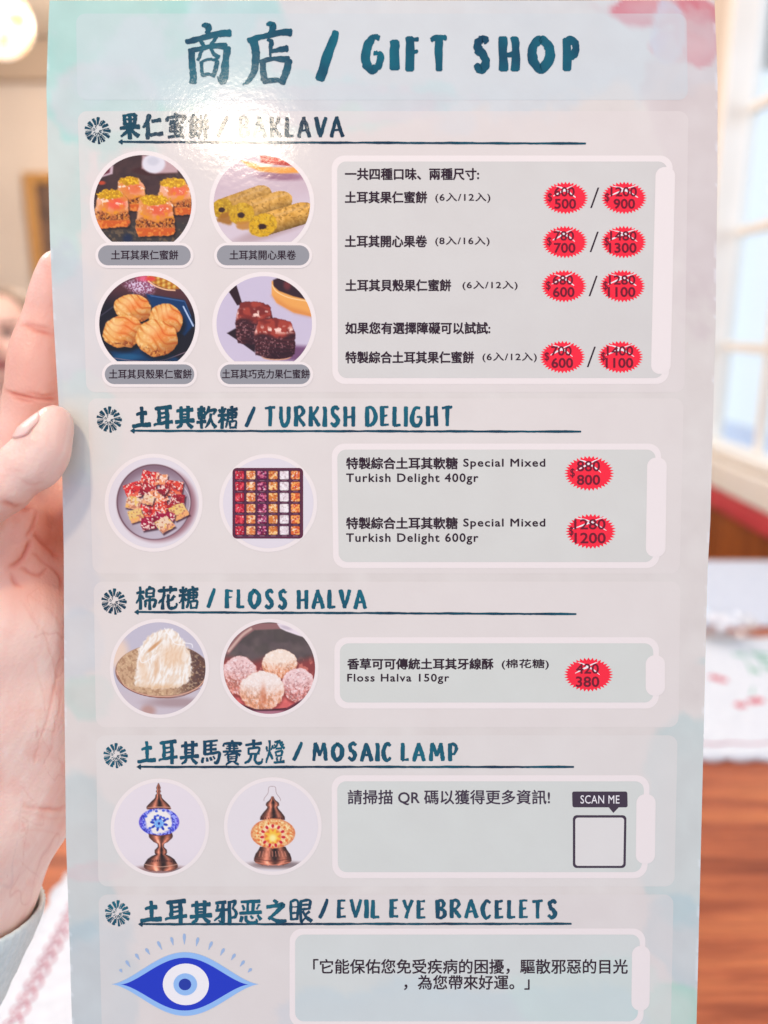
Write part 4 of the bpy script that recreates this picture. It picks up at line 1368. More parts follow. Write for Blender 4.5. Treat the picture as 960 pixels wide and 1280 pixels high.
sheet('blank_code_field', 719, 1021.8, 780, 1082, 3.5, 5, None, qf, tint((226, 222, 222), .8), 0, -1)
text('「它能保佑您免受疾病的困擾，驅散邪惡的目光', 391.4, 1198.4, 784.6, 1217.6, B5, bold=0.34)
text('，為您帶來好運。」', 505, 1218.4, 662, 1237.4, B5, bold=0.34)


# ---- evil eye emblem
def eye_shape(cx, cy, hw, ht, hb, n_=60):
    up, dn = [], []
    for k in range(n_ + 1):
        t = -1 + 2 * k / n_
        s = (math.cos(t * math.pi) + 1) / 2
        s = s ** 0.78
        up.append((cx + hw * t, cy - ht * s))
        dn.append((cx + hw * t, cy + hb * s))
    P = up + dn
    F = [(k, k + 1, n_ + 2 + k, n_ + 1 + k) for k in range(n_)]
    return P, F


m_ltblue = ink('light_blue_ink', (150, 190, 236))
m_blue = ink('royal_blue_ink', (22, 50, 190))
m_deep = ink('deep_blue_ink', (26, 52, 160))
m_lash = ink('lash_blue_ink', (160, 184, 216))
E0 = (231.5, 1230)
P_, F_ = eye_shape(*E0, 92, 40, 39.5)
eye = pmesh('eye_emblem', P_, F_, 4, m_ltblue, card)
P_, F_ = eye_shape(E0[0] - .5, E0[1] + .3, 80, 33.5, 32.5)
pmesh('eye_blue', P_, F_, 5, m_blue, eye)
poly('eye_white', disc(232.5, 1230, 28.8, 26), 6, m_white, eye)
poly('iris', disc(231.8, 1230, 14.8, 13.8), 7, m_ltblue, eye)
poly('pupil', disc(231.4, 1230, 7.8, 7.3), 8, m_deep, eye)
for (a, b, c, d) in [(93, 235, 103, 252), (127, 187, 150, 222), (182, 148, 203, 180), (240, 117, 262, 150), (308, 77, 331, 122), (385, 53, 396, 97), (459, 33, 460, 92),
                     (538, 55, 528, 102), (617, 78, 598, 124), (686, 117, 666, 155), (749, 148, 727, 182), (801, 187, 778, 218), (842, 231, 823, 252)]:
    x0_, y0_, x1_, y1_ = 130 + a / 4.571, 1160 + b / 4.571, 130 + c / 4.571, 1160 + d / 4.571
    strokes('lash', [[(x0_, y0_, 2.6), (x0_ + (x1_ - x0_) * .3, y0_ + (y1_ - y0_) * .3, 3.8), (x0_ + (x1_ - x0_) * .7, y0_ + (y1_ - y0_) * .7, 2.0), (x1_, y1_, .7)]], eye, m_lash, rough=.15)
# ================================================================== printed photographs on the card
class Paint:
    """colours a small grid of printed dots; coordinates are those of an enlarged crop (x0, y0, scale)"""

    def __init__(s, x, y, x0, y0, sc, bg):
        s.px, s.py = x, y
        s.x, s.y = (x - x0) * sc, (y - y0) * sc
        s.c = np.zeros((len(x), 3)) + np.array(bg, float)

    def mix(s, m, col):
        col = np.asarray(col, float)
        s.c = s.c * (1 - m[:, None]) + col * m[:, None]

    def n(s, k, seed=0, o=3):
        return fbm(s.x / k, s.y / k, seed, o)

    def ell(s, cx, cy, rx, ry, col, soft=.06, rot=0.0, a=1.0, wob=0.0, seed=1, wk=40):
        ca, sa = math.cos(rot), math.sin(rot)
        u = ((s.x - cx) * ca + (s.y - cy) * sa) / rx
        v = (-(s.x - cx) * sa + (s.y - cy) * ca) / ry
        d = np.hypot(u, v)
        if wob:
            d = d + (s.n(wk, seed, 3) - .5) * wob
        m = sstep(1 + soft, 1 - soft, d) * a
        s.mix(m, col)
        return u, v, m

    def poly(s, pts, col, soft=5, a=1.0, wob=0.0, seed=1, wk=30):
        x = s.x + ((s.n(wk, seed) - .5) * wob if wob else 0)
        y = s.y + ((s.n(wk, seed + 5) - .5) * wob if wob else 0)
        ins = np.zeros(len(x), bool)
        for (ax, ay), (bx, by) in zip(pts, pts[1:] + pts[:1]):
            cond = (ay > y) != (by > y)
            xi = (bx - ax) * (y - ay) / ((by - ay) if by != ay else 1e-9) + ax
            ins ^= cond & (x < xi)
        d = polyline_dist(x, y, pts + pts[:1])
        d = np.where(ins, d, -d)
        m = sstep(-soft, soft, d) * a
        s.mix(m, col)
        return m

    def line(s, pts, w, col, a=1.0, soft=3):
        d = polyline_dist(s.x, s.y, [tuple(p) for p in spline(pts, 6)] if len(pts) > 2 else pts)
        m = sstep(w / 2 + soft, w / 2 - soft if w / 2 > soft else 0, d) * a
        s.mix(m, col)
        return m

    def grain(s, m, k, lo, hi, col, seed, a=1.0):
        s.mix(m * sstep(lo, hi, s.n(k, seed, 2)) * a, col)


def photo(cx, cy, r, cut, crop, bg, fn, ring=5.5, ringm=None):
    """round print with a pale ring; cut = straight lower edge"""
    n_ = 150
    t = np.linspace(-1, 1, n_ + 1)
    U, Vv = np.meshgrid(t, t)
    X = (cx + r * U * np.sqrt(1 - Vv * Vv / 2)).ravel()
    Y = (cy + r * Vv * np.sqrt(1 - U * U / 2)).ravel()
    if cut:
        Y = np.minimum(Y, cut)
    i = np.arange(n_)[:, None] * (n_ + 1) + np.arange(n_)[None]
    F = np.stack([i, i + n_ + 1, i + n_ + 2, i + 1], -1).reshape(-1, 4)
    p = Paint(X, Y, *crop, bg)
    fn(p)
    o = pmesh('photo_print', np.stack([X, Y], -1), F, 4, m_print, card, s2l(np.clip(p.c, 0, 255)))
    poly('photo_ring', disc(cx, cy, r + ring, n=72), 3, ringm or m_pale, o)
    return o


def baklava(p):
    p.mix(np.ones(len(p.x)), np.array([84, 56, 52]))
    p.mix(p.n(60, 1), (58, 40, 40))
    m = sstep(560, 640, p.y)
    p.mix(m * .8, (62, 58, 52))
    p.grain(m, 26, .5, .75, (120, 96, 70), 3, .7)
    p.ell(330, 750, 40, 40, (30, 40, 70), .5, a=.8)
    p.ell(560, 190, 190, 40, (70, 36, 34), .2)
    p.poly([(450, 60), (760, 110), (740, 205), (560, 212), (445, 170)], (196, 160, 160), 12)
    p.ell(545, 130, 95, 80, (226, 220, 224), .15)
    p.ell(540, 110, 50, 36, (208, 204, 210), .4)
    p.poly([(120, 150), (210, 150), (205, 215), (110, 245)], (206, 176, 182), 8)
    p.poly([(140, 180), (185, 165), (180, 205), (130, 225)], (110, 50, 60), 10)
    p.ell(115, 290, 30, 16, (190, 70, 40), .5)

    def cube(x0, y0, x1, y1, seed, red):
        w, h = x1 - x0, y1 - y0
        q = [(x0 + .1 * w, y0 + .12 * h), (x0 + .35 * w, y0), (x0 + .75 * w, y0 + .02 * h), (x1 - .06 * w, y0 + .22 * h), (x1, y0 + .85 * h), (x1 - .04 * w, y1 - .03 * h), (x0 + .1 * w, y1), (x0, y0 + .8 * h)]
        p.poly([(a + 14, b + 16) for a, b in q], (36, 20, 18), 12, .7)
        m = p.poly(q, (228, 136, 62), 6, wob=22, seed=seed)
        v = (p.y - y0) / h
        u = (p.x - x0) / w
        p.mix(m * sstep(.25, .0, u) * .6, (240, 190, 160))
        p.grain(m * sstep(.62, .4, v), 46, .48, .66, (244, 176, 140), seed + 2, .9)
        p.ell(x0 + .62 * w, y0 + .34 * h, .26 * w, .15 * h, red, .5, a=.85, wob=.5, seed=seed)
        p.grain(m * sstep(.2, .5, v), 34, .5, .7, (236, 150, 30), seed + 3, .8)
        p.grain(m * sstep(.45, .3, v), 20, .62, .75, (255, 236, 214), seed + 9, .8)
        b = sstep(.56, .64, v + .05 * np.sin(u * 9)) * sstep(.82, .74, v)
        p.mix(m * b * .5, (150, 70, 30))
        p.grain(m * b, 13, .46, .60, (84, 34, 18), seed + 4, .85)
        p.grain(m * b, 11, .60, .70, (236, 160, 80), seed + 14, .8)
        b = sstep(.76, .82, v)
        p.mix(m * b * .85, (206, 84, 26))
        p.grain(m * b, 22, .5, .7, (238, 140, 56), seed + 5, .8)
        cap = p.ell(x0 + .47 * w, y0 + .10 * h, .36 * w, .13 * h, (206, 146, 16), .14, wob=.7, seed=seed + 6, wk=22)[2]
        p.grain(cap, 12, .5, .66, (248, 196, 40), seed + 7, .95)
        p.grain(cap, 12, .62, .74, (150, 98, 12), seed + 8, .4)
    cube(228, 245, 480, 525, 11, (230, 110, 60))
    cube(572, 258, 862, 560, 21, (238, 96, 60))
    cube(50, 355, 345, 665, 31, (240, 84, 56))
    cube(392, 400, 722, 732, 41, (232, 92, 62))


def rolls(p):
    p.mix(np.ones(len(p.x)), (212, 188, 192))
    p.mix(sstep(380, 560, p.y + p.x * .1) * .8, (222, 206, 210))
    p.mix(p.n(90, 2) * .25, (196, 166, 176))
    p.ell(640, 235, 190, 34, (150, 96, 118), .5, rot=.04, a=.8)
    p.poly([(300, 100), (420, 130), (560, 160), (820, 160), (830, 205), (640, 212), (470, 195), (370, 155)], (244, 160, 62), 10)
    p.ell(500, 145, 70, 14, (255, 236, 206), .5)
    p.poly([(466, 60), (700, 60), (730, 150), (600, 140), (470, 120)], (190, 34, 22), 8)
    p.ell(620, 100, 110, 20, (226, 70, 40), .5, a=.6)

    def roll(ax, ay, bx, by, r, er, seed, tone):
        L = math.hypot(bx - ax, by - ay)
        dx, dy = (bx - ax) / L, (by - ay) / L
        t = (p.x - ax) * dx + (p.y - ay) * dy
        v = (-(p.x - ax) * dy + (p.y - ay) * dx) / r
        rr = 1 + (p.n(20, seed) - .5) * .08
        far = 1 - ((t - L) / (er * 1.2)) ** 2 * (t > L)
        m = sstep(1.03, .97, np.abs(v) * rr) * sstep(-2, 6, t) * (far > v * v)
        lit = np.array([198, 146, 64]) * tone
        base = np.zeros((len(p.x), 3)) + lit
        sh = np.clip(1.10 - .20 * (v + .45) ** 2 - .14 * np.clip(v, 0, 1), .3, 1.3)
        base = base * sh[:, None] + ((p.n(26, seed + 1) - .5) * 60)[:, None]
        p.c = p.c * (1 - m[:, None]) + base * m[:, None]
        p.grain(m, 16, .58, .72, (146, 98, 30), seed + 2, .55)
        p.mix(m * sstep(.25, 0, np.abs(v + .5)) * .3, (226, 186, 140))
        e = p.ell(ax, ay, er, r * 1.0, np.array([206, 156, 20]) * tone, .07, rot=math.atan2(dy, dx), wob=.18, seed=seed + 3, wk=22)
        p.grain(e[2], 14, .52, .70, (160, 114, 14), seed + 4, .6)
        p.grain(e[2], 14, .56, .74, (236, 192, 56), seed + 5, .6)
        p.ell(ax - 4, ay + 12, er * .30, r * .25, (56, 26, 16), .25, wob=.5, seed=seed + 6, wk=16)
    p.ell(560, 690, 330, 50, (168, 132, 128), .5, rot=-.3, a=.5)
    roll(150, 500, 455, 392, 80, 90, 5, .95)
    p.ell(195, 585, 80, 50, (166, 104, 30), .3, wob=.8, seed=8, a=.9)
    roll(312, 545, 612, 448, 88, 104, 15, 1.02)
    p.ell(340, 640, 70, 36, (196, 130, 54), .3, wob=.8, seed=18, a=.9)
    roll(488, 640, 790, 548, 94, 118, 25, 1.08)


def shells(p):
    p.mix(np.ones(len(p.x)), (26, 20, 28))
    p.mix(sstep(330, 120, p.y - p.x * .12) * .9, (92, 48, 50))
    m = p.poly([(300, 130), (520, 60), (560, 150), (520, 215), (380, 200)], (150, 84, 110), 40)
    p.grain(m, 10, .5, .6, (228, 206, 224), 3, .95)
    p.ell(470, 85, 70, 26, (236, 90, 120), .6, a=.8)
    m = p.ell(640, 100, 150, 66, (196, 120, 24), .1, rot=.3)[2]
    p.mix(m * (.5 + .5 * np.sin(p.x / 7.0)) * .8, (250, 220, 120))
    p.mix(m * (.5 + .5 * np.sin(p.y / 6.0 + p.x / 20)) * .5, (150, 70, 16))
    p.ell(520, 90, 40, 20, (226, 70, 60), .5)
    p.line([(500, 110), (560, 150), (640, 178), (720, 186)], 10, (255, 200, 150))
    p.poly([(480, 215), (800, 268), (880, 470), (800, 560), (560, 420)], (14, 52, 96), 12)
    p.line([(520, 230), (790, 275)], 9, (60, 96, 146))
    p.line([(790, 320), (872, 480)], 12, (190, 206, 232))
    p.line([(800, 275), (850, 400)], 6, (50, 90, 140))
    p.line([(100, 400), (370, 205)], 10, (58, 52, 66))
    p.poly([(180, 690), (400, 660), (700, 720), (780, 775), (230, 775)], (12, 52, 88), 20)
    p.ell(330, 735, 110, 26, (30, 90, 130), .6, a=.8)
    p.line([(210, 745), (400, 770), (600, 768), (840, 685)], 7, (150, 120, 130), .8)

    def shell(cx, cy, rx, ry, rot, seed):
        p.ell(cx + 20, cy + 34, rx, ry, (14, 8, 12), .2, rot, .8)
        u, v, m = p.ell(cx, cy, rx, ry, (226, 146, 62), .035, rot, wob=.22, seed=seed, wk=60)
        # ropes of pastry folded over the dome from lower left to upper right
        w = v * .9 - u * .62 + .30 * u * u + .12 * np.sin(u * 5 + seed) + (p.n(60, seed + 3) - .5) * .14
        s = (w * 2.3 + seed * .37) % 1.0
        crest = np.sin(math.pi * s) ** .8
        top = sstep(.75, -.55, v - u * .25)
        p.mix(m * crest * .55, (244, 182, 96))
        p.mix(m * sstep(.16, .0, np.minimum(s, 1 - s)) * (.2 + .6 * top), (206, 88, 30))
        p.mix(m * sstep(.55, .9, crest) * sstep(.4, .65, p.n(18, seed + 7)) * .6, (255, 222, 160))
        p.ell(cx + rx * .12, cy - ry * .22, rx * .62, ry * .40, (240, 112, 44), .7, rot - .45, .55, wob=.5, seed=seed)
        p.mix(m * sstep(.0, 1.0, u * .6 + v * .7) * .7, (150, 66, 22))
        p.mix(m * sstep(.55, .1, np.hypot(u + .3, v + .45)) * .5, (255, 214, 150))
        b = m * sstep(.45, .85, v + .1 * np.sin(u * 14))
        p.grain(b, 24, .4, .6, (224, 146, 66), seed + 1, .8)
        p.grain(b, 16, .54, .66, (128, 50, 16), seed + 2, .8)
        p.ell(cx - rx * .55, cy - ry * .05, rx * .28, ry * .5, (250, 210, 140), .8, rot, .45)
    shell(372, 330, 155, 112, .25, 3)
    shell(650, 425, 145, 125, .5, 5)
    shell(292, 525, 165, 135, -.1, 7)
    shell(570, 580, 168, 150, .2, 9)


def chocolate(p):
    p.mix(np.ones(len(p.x)), (206, 192, 208))
    p.mix(sstep(700, 420, p.y) * .3, (200, 186, 206))
    p.mix(p.n(120, 2) * .2, (222, 208, 216))
    p.poly([(700, 640), (880, 650), (900, 720), (800, 775), (640, 760)], (120, 78, 112), 26)
    p.poly([(560, 110), (640, 80), (900, 300), (900, 405), (740, 370), (600, 290), (560, 220)], (240, 166, 84), 7)
    p.mix(p.poly([(560, 230), (620, 300), (750, 375), (900, 410), (900, 380), (700, 320)], (206, 112, 56), 26, .5) * 0, (0, 0, 0))
    p.poly([(572, 100), (640, 70), (860, 200), (850, 262), (740, 235), (620, 190), (575, 150)], (54, 30, 36), 7)
    p.ell(690, 140, 30, 40, (110, 46, 48), .6)
    p.line([(565, 140), (600, 195), (700, 245), (850, 275)], 8, (255, 212, 150))
    p.poly([(205, 195), (268, 140), (318, 300), (275, 310)], (48, 22, 26), 5)
    p.poly([(190, 540), (260, 500), (440, 560), (420, 700), (280, 600)], (42, 20, 26), 6)

    def choc(x0, y0, x1, y1, seed):
        w, h = x1 - x0, y1 - y0
        q = [(x0 + .12 * w, y0 + .03 * h), (x0 + .5 * w, y0), (x0 + .88 * w, y0 + .08 * h), (x1, y0 + .4 * h), (x1 - .01 * w, y1 - .1 * h), (x0 + .8 * w, y1), (x0 + .06 * w, y1 - .06 * h), (x0, y0 + .5 * h)]
        m = p.poly(q, (60, 24, 28), 6, wob=20, seed=seed)
        v = (p.y - y0) / h
        u = (p.x - x0) / w
        lay = .5 + .5 * np.sin((v + .05 * np.sin(u * 6)) * 62 + p.n(50, seed) * 5)
        p.mix(m * sstep(.42, .5, v) * lay * .6, (96, 42, 44))
        p.grain(m * sstep(.42, .5, v), 12, .62, .74, (176, 120, 120), seed + 1, .7)
        p.mix(m * sstep(.55, .95, v) * sstep(.15, .5, u) * .55, (34, 10, 20))
        t = m * sstep(.50, .36, v + .06 * np.sin(u * 8))
        p.mix(t, (128, 42, 34))
        p.grain(t, 60, .45, .65, (176, 66, 48), seed + 2, .85)
        p.mix(t * sstep(.12, .3, v) * sstep(.45, .3, v) * sstep(.5, .68, p.n(30, seed + 3)), (255, 214, 196))
        p.mix(t * sstep(.14, .02, u) * .5, (240, 170, 160))
        p.mix(m * sstep(.9, 1.0, u) * .5, (50, 14, 24))
    choc(258, 275, 575, 640, 5)
    p.ell(600, 735, 120, 30, (210, 150, 120), .1)
    p.ell(600, 728, 115, 26, (50, 14, 22), .1)
    choc(412, 418, 756, 745, 25)


def delight_plate(p):
    p.mix(np.ones(len(p.x)), (228, 218, 219))
    p.ell(510, 500, 345, 330, (150, 96, 104), .10, a=.85)
    p.ell(480, 480, 332, 336, (98, 58, 66), .02)
    u, v, m = p.ell(482, 482, 322, 326, (168, 148, 158), .03)
    p.mix(m * sstep(.5, 1.0, np.hypot(u, v)) * sstep(-.2, .9, -u * .5 - v) * .8, (128, 96, 108))
    p.mix(m * sstep(.3, 1, v + u * .3) * .8, (204, 192, 200))
    p.ell(470, 490, 250, 245, (196, 184, 192), .3)
    p.line([(700, 290), (780, 400), (800, 500), (760, 620)], 5, (236, 220, 220), .8)
    R = random.Random(4)
    items = [(440, 270, 70, .2, 0), (545, 280, 50, .1, 1), (300, 375, 75, -.3, 0), (425, 370, 60, .4, 2), (655, 360, 75, .1, 3), (520, 430, 70, -.4, 1), (300, 490, 62, .3, 4),
             (560, 370, 40, .6, 2), (690, 465, 60, .1, 2), (420, 565, 75, .5, 0), (540, 535, 65, -.2, 3), (640, 530, 45, .3, 2), (320, 600, 60, -.3, 5), (700, 565, 68, -.5, 5),
             (430, 670, 62, -.2, 6), (530, 620, 52, .3, 6), (620, 610, 40, .2, 6), (575, 680, 66, -.6, 4), (430, 460, 45, .3, 4)]
    tops = [(222, 48, 44), (240, 152, 100), (176, 34, 44), (226, 70, 48), (240, 206, 172), (236, 196, 120), (170, 22, 60)]
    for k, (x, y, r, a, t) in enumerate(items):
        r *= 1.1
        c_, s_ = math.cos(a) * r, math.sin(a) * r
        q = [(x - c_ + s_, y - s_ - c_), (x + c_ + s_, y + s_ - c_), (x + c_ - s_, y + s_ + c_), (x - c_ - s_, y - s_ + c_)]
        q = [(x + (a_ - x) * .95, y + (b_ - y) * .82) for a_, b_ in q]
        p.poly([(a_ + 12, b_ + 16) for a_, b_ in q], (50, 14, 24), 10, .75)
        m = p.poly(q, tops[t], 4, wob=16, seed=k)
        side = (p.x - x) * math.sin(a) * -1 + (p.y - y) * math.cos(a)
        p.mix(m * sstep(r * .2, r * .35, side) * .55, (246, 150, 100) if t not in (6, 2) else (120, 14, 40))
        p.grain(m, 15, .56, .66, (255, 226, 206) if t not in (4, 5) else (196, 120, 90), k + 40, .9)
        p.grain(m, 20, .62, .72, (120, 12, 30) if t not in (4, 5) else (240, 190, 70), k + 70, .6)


def delight_box(p):
    pass

    def rr(x0, y0, x1, y1, r, col, soft=3):
        d = np.hypot(np.maximum(np.abs(p.x - (x0 + x1) / 2) - (x1 - x0) / 2 + r, 0), np.maximum(np.abs(p.y - (y0 + y1) / 2) - (y1 - y0) / 2 + r, 0)) - r
        m = sstep(soft, -soft, d)
        p.mix(m, col)
        return m
    rr(146, 176, 776, 806, 45, (96, 34, 56))
    rr(160, 190, 760, 790, 32, (88, 40, 66))
    cols = [((176, 14, 46), (236, 74, 84)), ((226, 126, 62), (255, 206, 150)), ((112, 14, 66), (226, 120, 150)), ((214, 120, 48), (252, 202, 130)), ((232, 214, 214), (250, 240, 238)), ((222, 94, 42), (252, 176, 90))]
    for j in range(6):
        for i in range(6):
            x0, y0 = 172 + i * 99, 203 + j * 98.5
            rr(x0 - 4, y0 - 4, x0 + 84, y0 + 82, 10, (58, 14, 34))
            m = rr(x0, y0, x0 + 78, y0 + 74, 8, cols[i][0])
            p.grain(m, 17, .46, .62, cols[i][1], i * 9 + j * 31, .95)
            p.grain(m, 15, .62, .72, (150, 46, 40) if i != 4 else (150, 120, 120), i * 5 + j * 17 + 200, .5 if i != 4 else .4)
            p.grain(m, 12, .70, .78, (255, 240, 230), i * 3 + j * 7 + 400, .8)
            p.line([(x0 + 20, y0 + 86), (x0 + 60, y0 + 86)], 3, (206, 150, 160), .6)


def halva_plate(p):
    p.mix(np.ones(len(p.x)), (198, 190, 200))
    p.mix(sstep(520, 700, p.y) * .8, (206, 190, 192))
    p.ell(120, 320, 90, 130, (236, 208, 186), .5)
    p.ell(380, 810, 60, 50, (190, 150, 140), .6)
    p.ell(620, 740, 240, 40, (176, 150, 150), .6)
    p.ell(500, 470, 402, 230, (138, 92, 78), .012, rot=.0)
    u, v, m = p.ell(500, 462, 395, 222, (206, 166, 128), .02)
    p.mix(m * sstep(.1, .8, u) * .9, (84, 56, 52))
    p.grain(m, 18, .5, .66, (136, 90, 60), 4, .4)
    p.grain(m, 14, .6, .72, (236, 206, 160), 5, .45)
    p.line([(110, 470), (160, 580), (300, 660), (480, 690), (650, 675), (800, 615), (880, 520)], 8, (232, 178, 150))
    p.line([(120, 510), (180, 605), (320, 672), (480, 700), (660, 688), (820, 620)], 5, (120, 66, 50))
    q = [(260, 590), (285, 400), (300, 280), (360, 190), (450, 130), (520, 105), (590, 115), (650, 170), (700, 240), (745, 340), (755, 480), (720, 570), (620, 610), (430, 625)]
    m = p.poly(q, (244, 232, 216), 10, wob=36, seed=3, wk=22)
    st = fbm((p.x + p.y * .35 + 40 * vn(p.x / 90, p.y / 90, 12)) / 15, (p.y - p.x * .6) / 46, 6, 3)
    p.mix(m * sstep(.45, .7, st) * .7, (255, 250, 240))
    p.mix(m * sstep(.55, .3, st) * .5, (232, 196, 160))
    p.ell(590, 340, 100, 90, (234, 184, 136), .7, a=.55)
    p.ell(430, 260, 80, 14, (206, 140, 84), .6, rot=-.7, a=.8)
    p.ell(450, 440, 20, 90, (226, 176, 132), .7, a=.6, rot=.1)
    p.ell(340, 470, 40, 110, (238, 200, 162), .7, a=.6, rot=-.2)
    p.mix(m * sstep(560, 620, p.y) * .5, (220, 160, 100))
    for a_ in ([(300, 310), (330, 400), (450, 330)], [(380, 220), (300, 350), (290, 450)], [(560, 130), (600, 230), (690, 250)], [(520, 105), (560, 160), (590, 110)], [(690, 230), (750, 240), (760, 270)]):
        p.line(a_, 7, (255, 250, 244), .8, 4)


def halva_balls(p):
    p.mix(np.ones(len(p.x)), (92, 76, 76))
    p.mix(p.n(70, 1) * .6, (126, 108, 98))
    p.mix(sstep(.35, .6, p.n(140, 6)) * .4, (66, 60, 52))
    p.poly([(60, 320), (190, 150), (330, 60), (560, 60), (560, 110), (330, 120), (230, 190), (110, 330)], (150, 104, 100), 8)
    p.line([(110, 300), (220, 170), (300, 110)], 22, (214, 176, 160), .9, 8)
    p.poly([(520, 60), (760, 60), (780, 190), (700, 165), (600, 130), (550, 105)], (238, 222, 224), 6)
    p.ell(600, 100, 50, 14, (206, 190, 196), .6, rot=.3)
    p.mix(sstep(330, 420, p.y + 20 * np.sin(p.x / 60)) * .9, (150, 62, 58))
    p.grain(sstep(330, 420, p.y), 30, .5, .7, (226, 130, 110), 8, .7)
    p.mix(sstep(650, 740, p.y) * .8, (236, 110, 104))

    def ball(cx, cy, rx, ry, lo, hi, seed, fur):
        p.ell(cx, cy + 20, rx * 1.02, ry, (120, 40, 36), .1, a=.6)
        u, v, m = p.ell(cx, cy, rx, ry, lo, .04, wob=.16, seed=seed, wk=24)
        p.mix(m * sstep(.75, -.35, v + .18 * (p.n(50, seed) - .5) + .25 * u * u) * .95, hi)
        st = fbm(p.x / 17 + 3 * u * v, p.y / 24, seed + 2, 3)
        p.mix(m * sstep(.5, .7, st) * fur, np.array(hi) * 1.04)
        p.mix(m * sstep(.5, .34, st) * fur * sstep(-.5, .5, v), np.array(lo) * .72)
        p.grain(m, 11, .62, .74, (255, 250, 246), seed + 3, .45)
    ball(205, 510, 150, 165, (230, 140, 118), (238, 200, 194), 3, .7)
    p.grain(sstep(1, .9, np.hypot((p.x - 205) / 140, (p.y - 520) / 150)), 13, .57, .67, (140, 60, 56), 13, .3)
    ball(545, 410, 150, 125, (236, 150, 104), (246, 226, 206), 5, .5)
    ball(705, 590, 140, 145, (222, 136, 124), (240, 204, 198), 7, .7)
    p.grain(sstep(1, .9, np.hypot((p.x - 700) / 120, (p.y - 600) / 130)), 13, .57, .67, (140, 66, 66), 17, .3)
    ball(395, 640, 190, 170, (236, 158, 116), (244, 228, 216), 9, .5)
    p.ell(405, 690, 26, 90, (206, 110, 70), .8, a=.6)
    p.poly([(200, 745), (330, 800), (600, 790), (760, 700), (800, 760), (600, 850), (300, 850)], (90, 40, 52), 8, .9)
    p.line([(230, 770), (400, 808), (600, 790)], 6, (40, 18, 26), .9)
    p.poly([(300, 815), (600, 810), (500, 850), (350, 850)], (196, 130, 144), 8, .8)


def copper(p, pts, seed):
    """turned copper silhouette: list of (y, half width) about an axis"""
    def f(cx):
        ys_ = np.array([a for a, _ in pts], float)
        ws = np.array([b for _, b in pts], float)
        w = np.interp(p.y, ys_, ws, left=-5, right=-5)
        u = (p.x - cx) / np.maximum(w, 1)
        m = sstep(w + 3, w - 3, np.abs(p.x - cx)) * (p.y >= ys_[0]) * (p.y <= ys_[-1])
        base = np.zeros((len(p.x), 3)) + np.array([208, 122, 92])
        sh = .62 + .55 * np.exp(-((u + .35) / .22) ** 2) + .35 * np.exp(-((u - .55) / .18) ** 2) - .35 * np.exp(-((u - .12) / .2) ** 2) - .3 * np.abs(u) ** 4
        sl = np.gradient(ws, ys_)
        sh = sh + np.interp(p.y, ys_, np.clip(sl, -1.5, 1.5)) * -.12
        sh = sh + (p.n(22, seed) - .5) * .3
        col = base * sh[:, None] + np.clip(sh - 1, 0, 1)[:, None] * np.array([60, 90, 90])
        p.c = p.c * (1 - m[:, None]) + col * m[:, None]
        return m
    return f


def lamp_blue(p):
    p.mix(np.ones(len(p.x)), (233, 221, 221))
    p.mix(sstep(640, 840, p.y) * .5, (226, 214, 216))
    p.ell(490, 835, 210, 34, (120, 70, 60), .6, a=.75)
    p.ell(640, 835, 90, 12, (120, 110, 112), .8, a=.6)
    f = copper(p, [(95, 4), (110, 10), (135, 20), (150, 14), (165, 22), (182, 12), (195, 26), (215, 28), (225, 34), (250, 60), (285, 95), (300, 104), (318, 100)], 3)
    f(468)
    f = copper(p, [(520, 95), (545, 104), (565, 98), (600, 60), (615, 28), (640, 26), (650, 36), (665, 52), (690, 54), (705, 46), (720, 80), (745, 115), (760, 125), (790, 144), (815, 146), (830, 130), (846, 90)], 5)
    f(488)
    u, v, m = p.ell(473, 428, 172, 118, (70, 76, 206), .03)
    p.c = np.where((m > .5)[:, None] & ((p.y < 318) | (p.y > 540))[:, None], p.c, p.c)
    p.grain(m, 11, .46, .56, (176, 184, 250), 7, .85)
    p.grain(m, 13, .56, .66, (40, 40, 160), 8, .8)
    uu, vv, mm = p.ell(470, 425, 112, 104, (244, 236, 226), .10, wob=.25, seed=4, wk=40)
    a_ = np.arctan2(p.y - 440, p.x - 472)
    r_ = np.hypot(p.x - 472, (p.y - 440) * 1.15)
    for k in range(8):
        t = k * math.pi / 4 + .2
        x, y = 472 + 58 * math.cos(t), 440 + 48 * math.sin(t)
        p.ell(x, y, 20, 11, (38, 60, 176), .2, rot=t)
        p.ell(472 + 30 * math.cos(t + .39), 440 + 26 * math.sin(t + .39), 18, 10, (120, 176, 236), .2, rot=t + .39)
    p.ell(472, 440, 12, 12, (40, 60, 160), .2)
    for x, y in ((440, 380), (462, 372), (488, 384), (512, 392), (420, 410), (400, 330), (510, 330), (450, 335), (545, 400), (395, 480), (560, 480), (360, 380)):
        p.ell(x, y, 13, 10, (64, 92, 206), .3)
    p.mix(m * sstep(.75, 1.0, np.abs(u)) * .35, (120, 60, 190))
    p.line([(372, 314), (470, 308), (572, 312)], 9, (96, 44, 38))
    p.line([(372, 306), (470, 300), (572, 304)], 4, (240, 176, 150))
    p.line([(385, 532), (480, 545), (580, 532)], 8, (110, 50, 40))
    for k in range(17):
        x = 370 + k * 15
        p.ell(x, 770 - 12 * math.cos((x - 488) / 80), 4, 9, (60, 28, 28), .4)
    p.line([(350, 790), (488, 812), (630, 790)], 5, (246, 190, 160), .8)


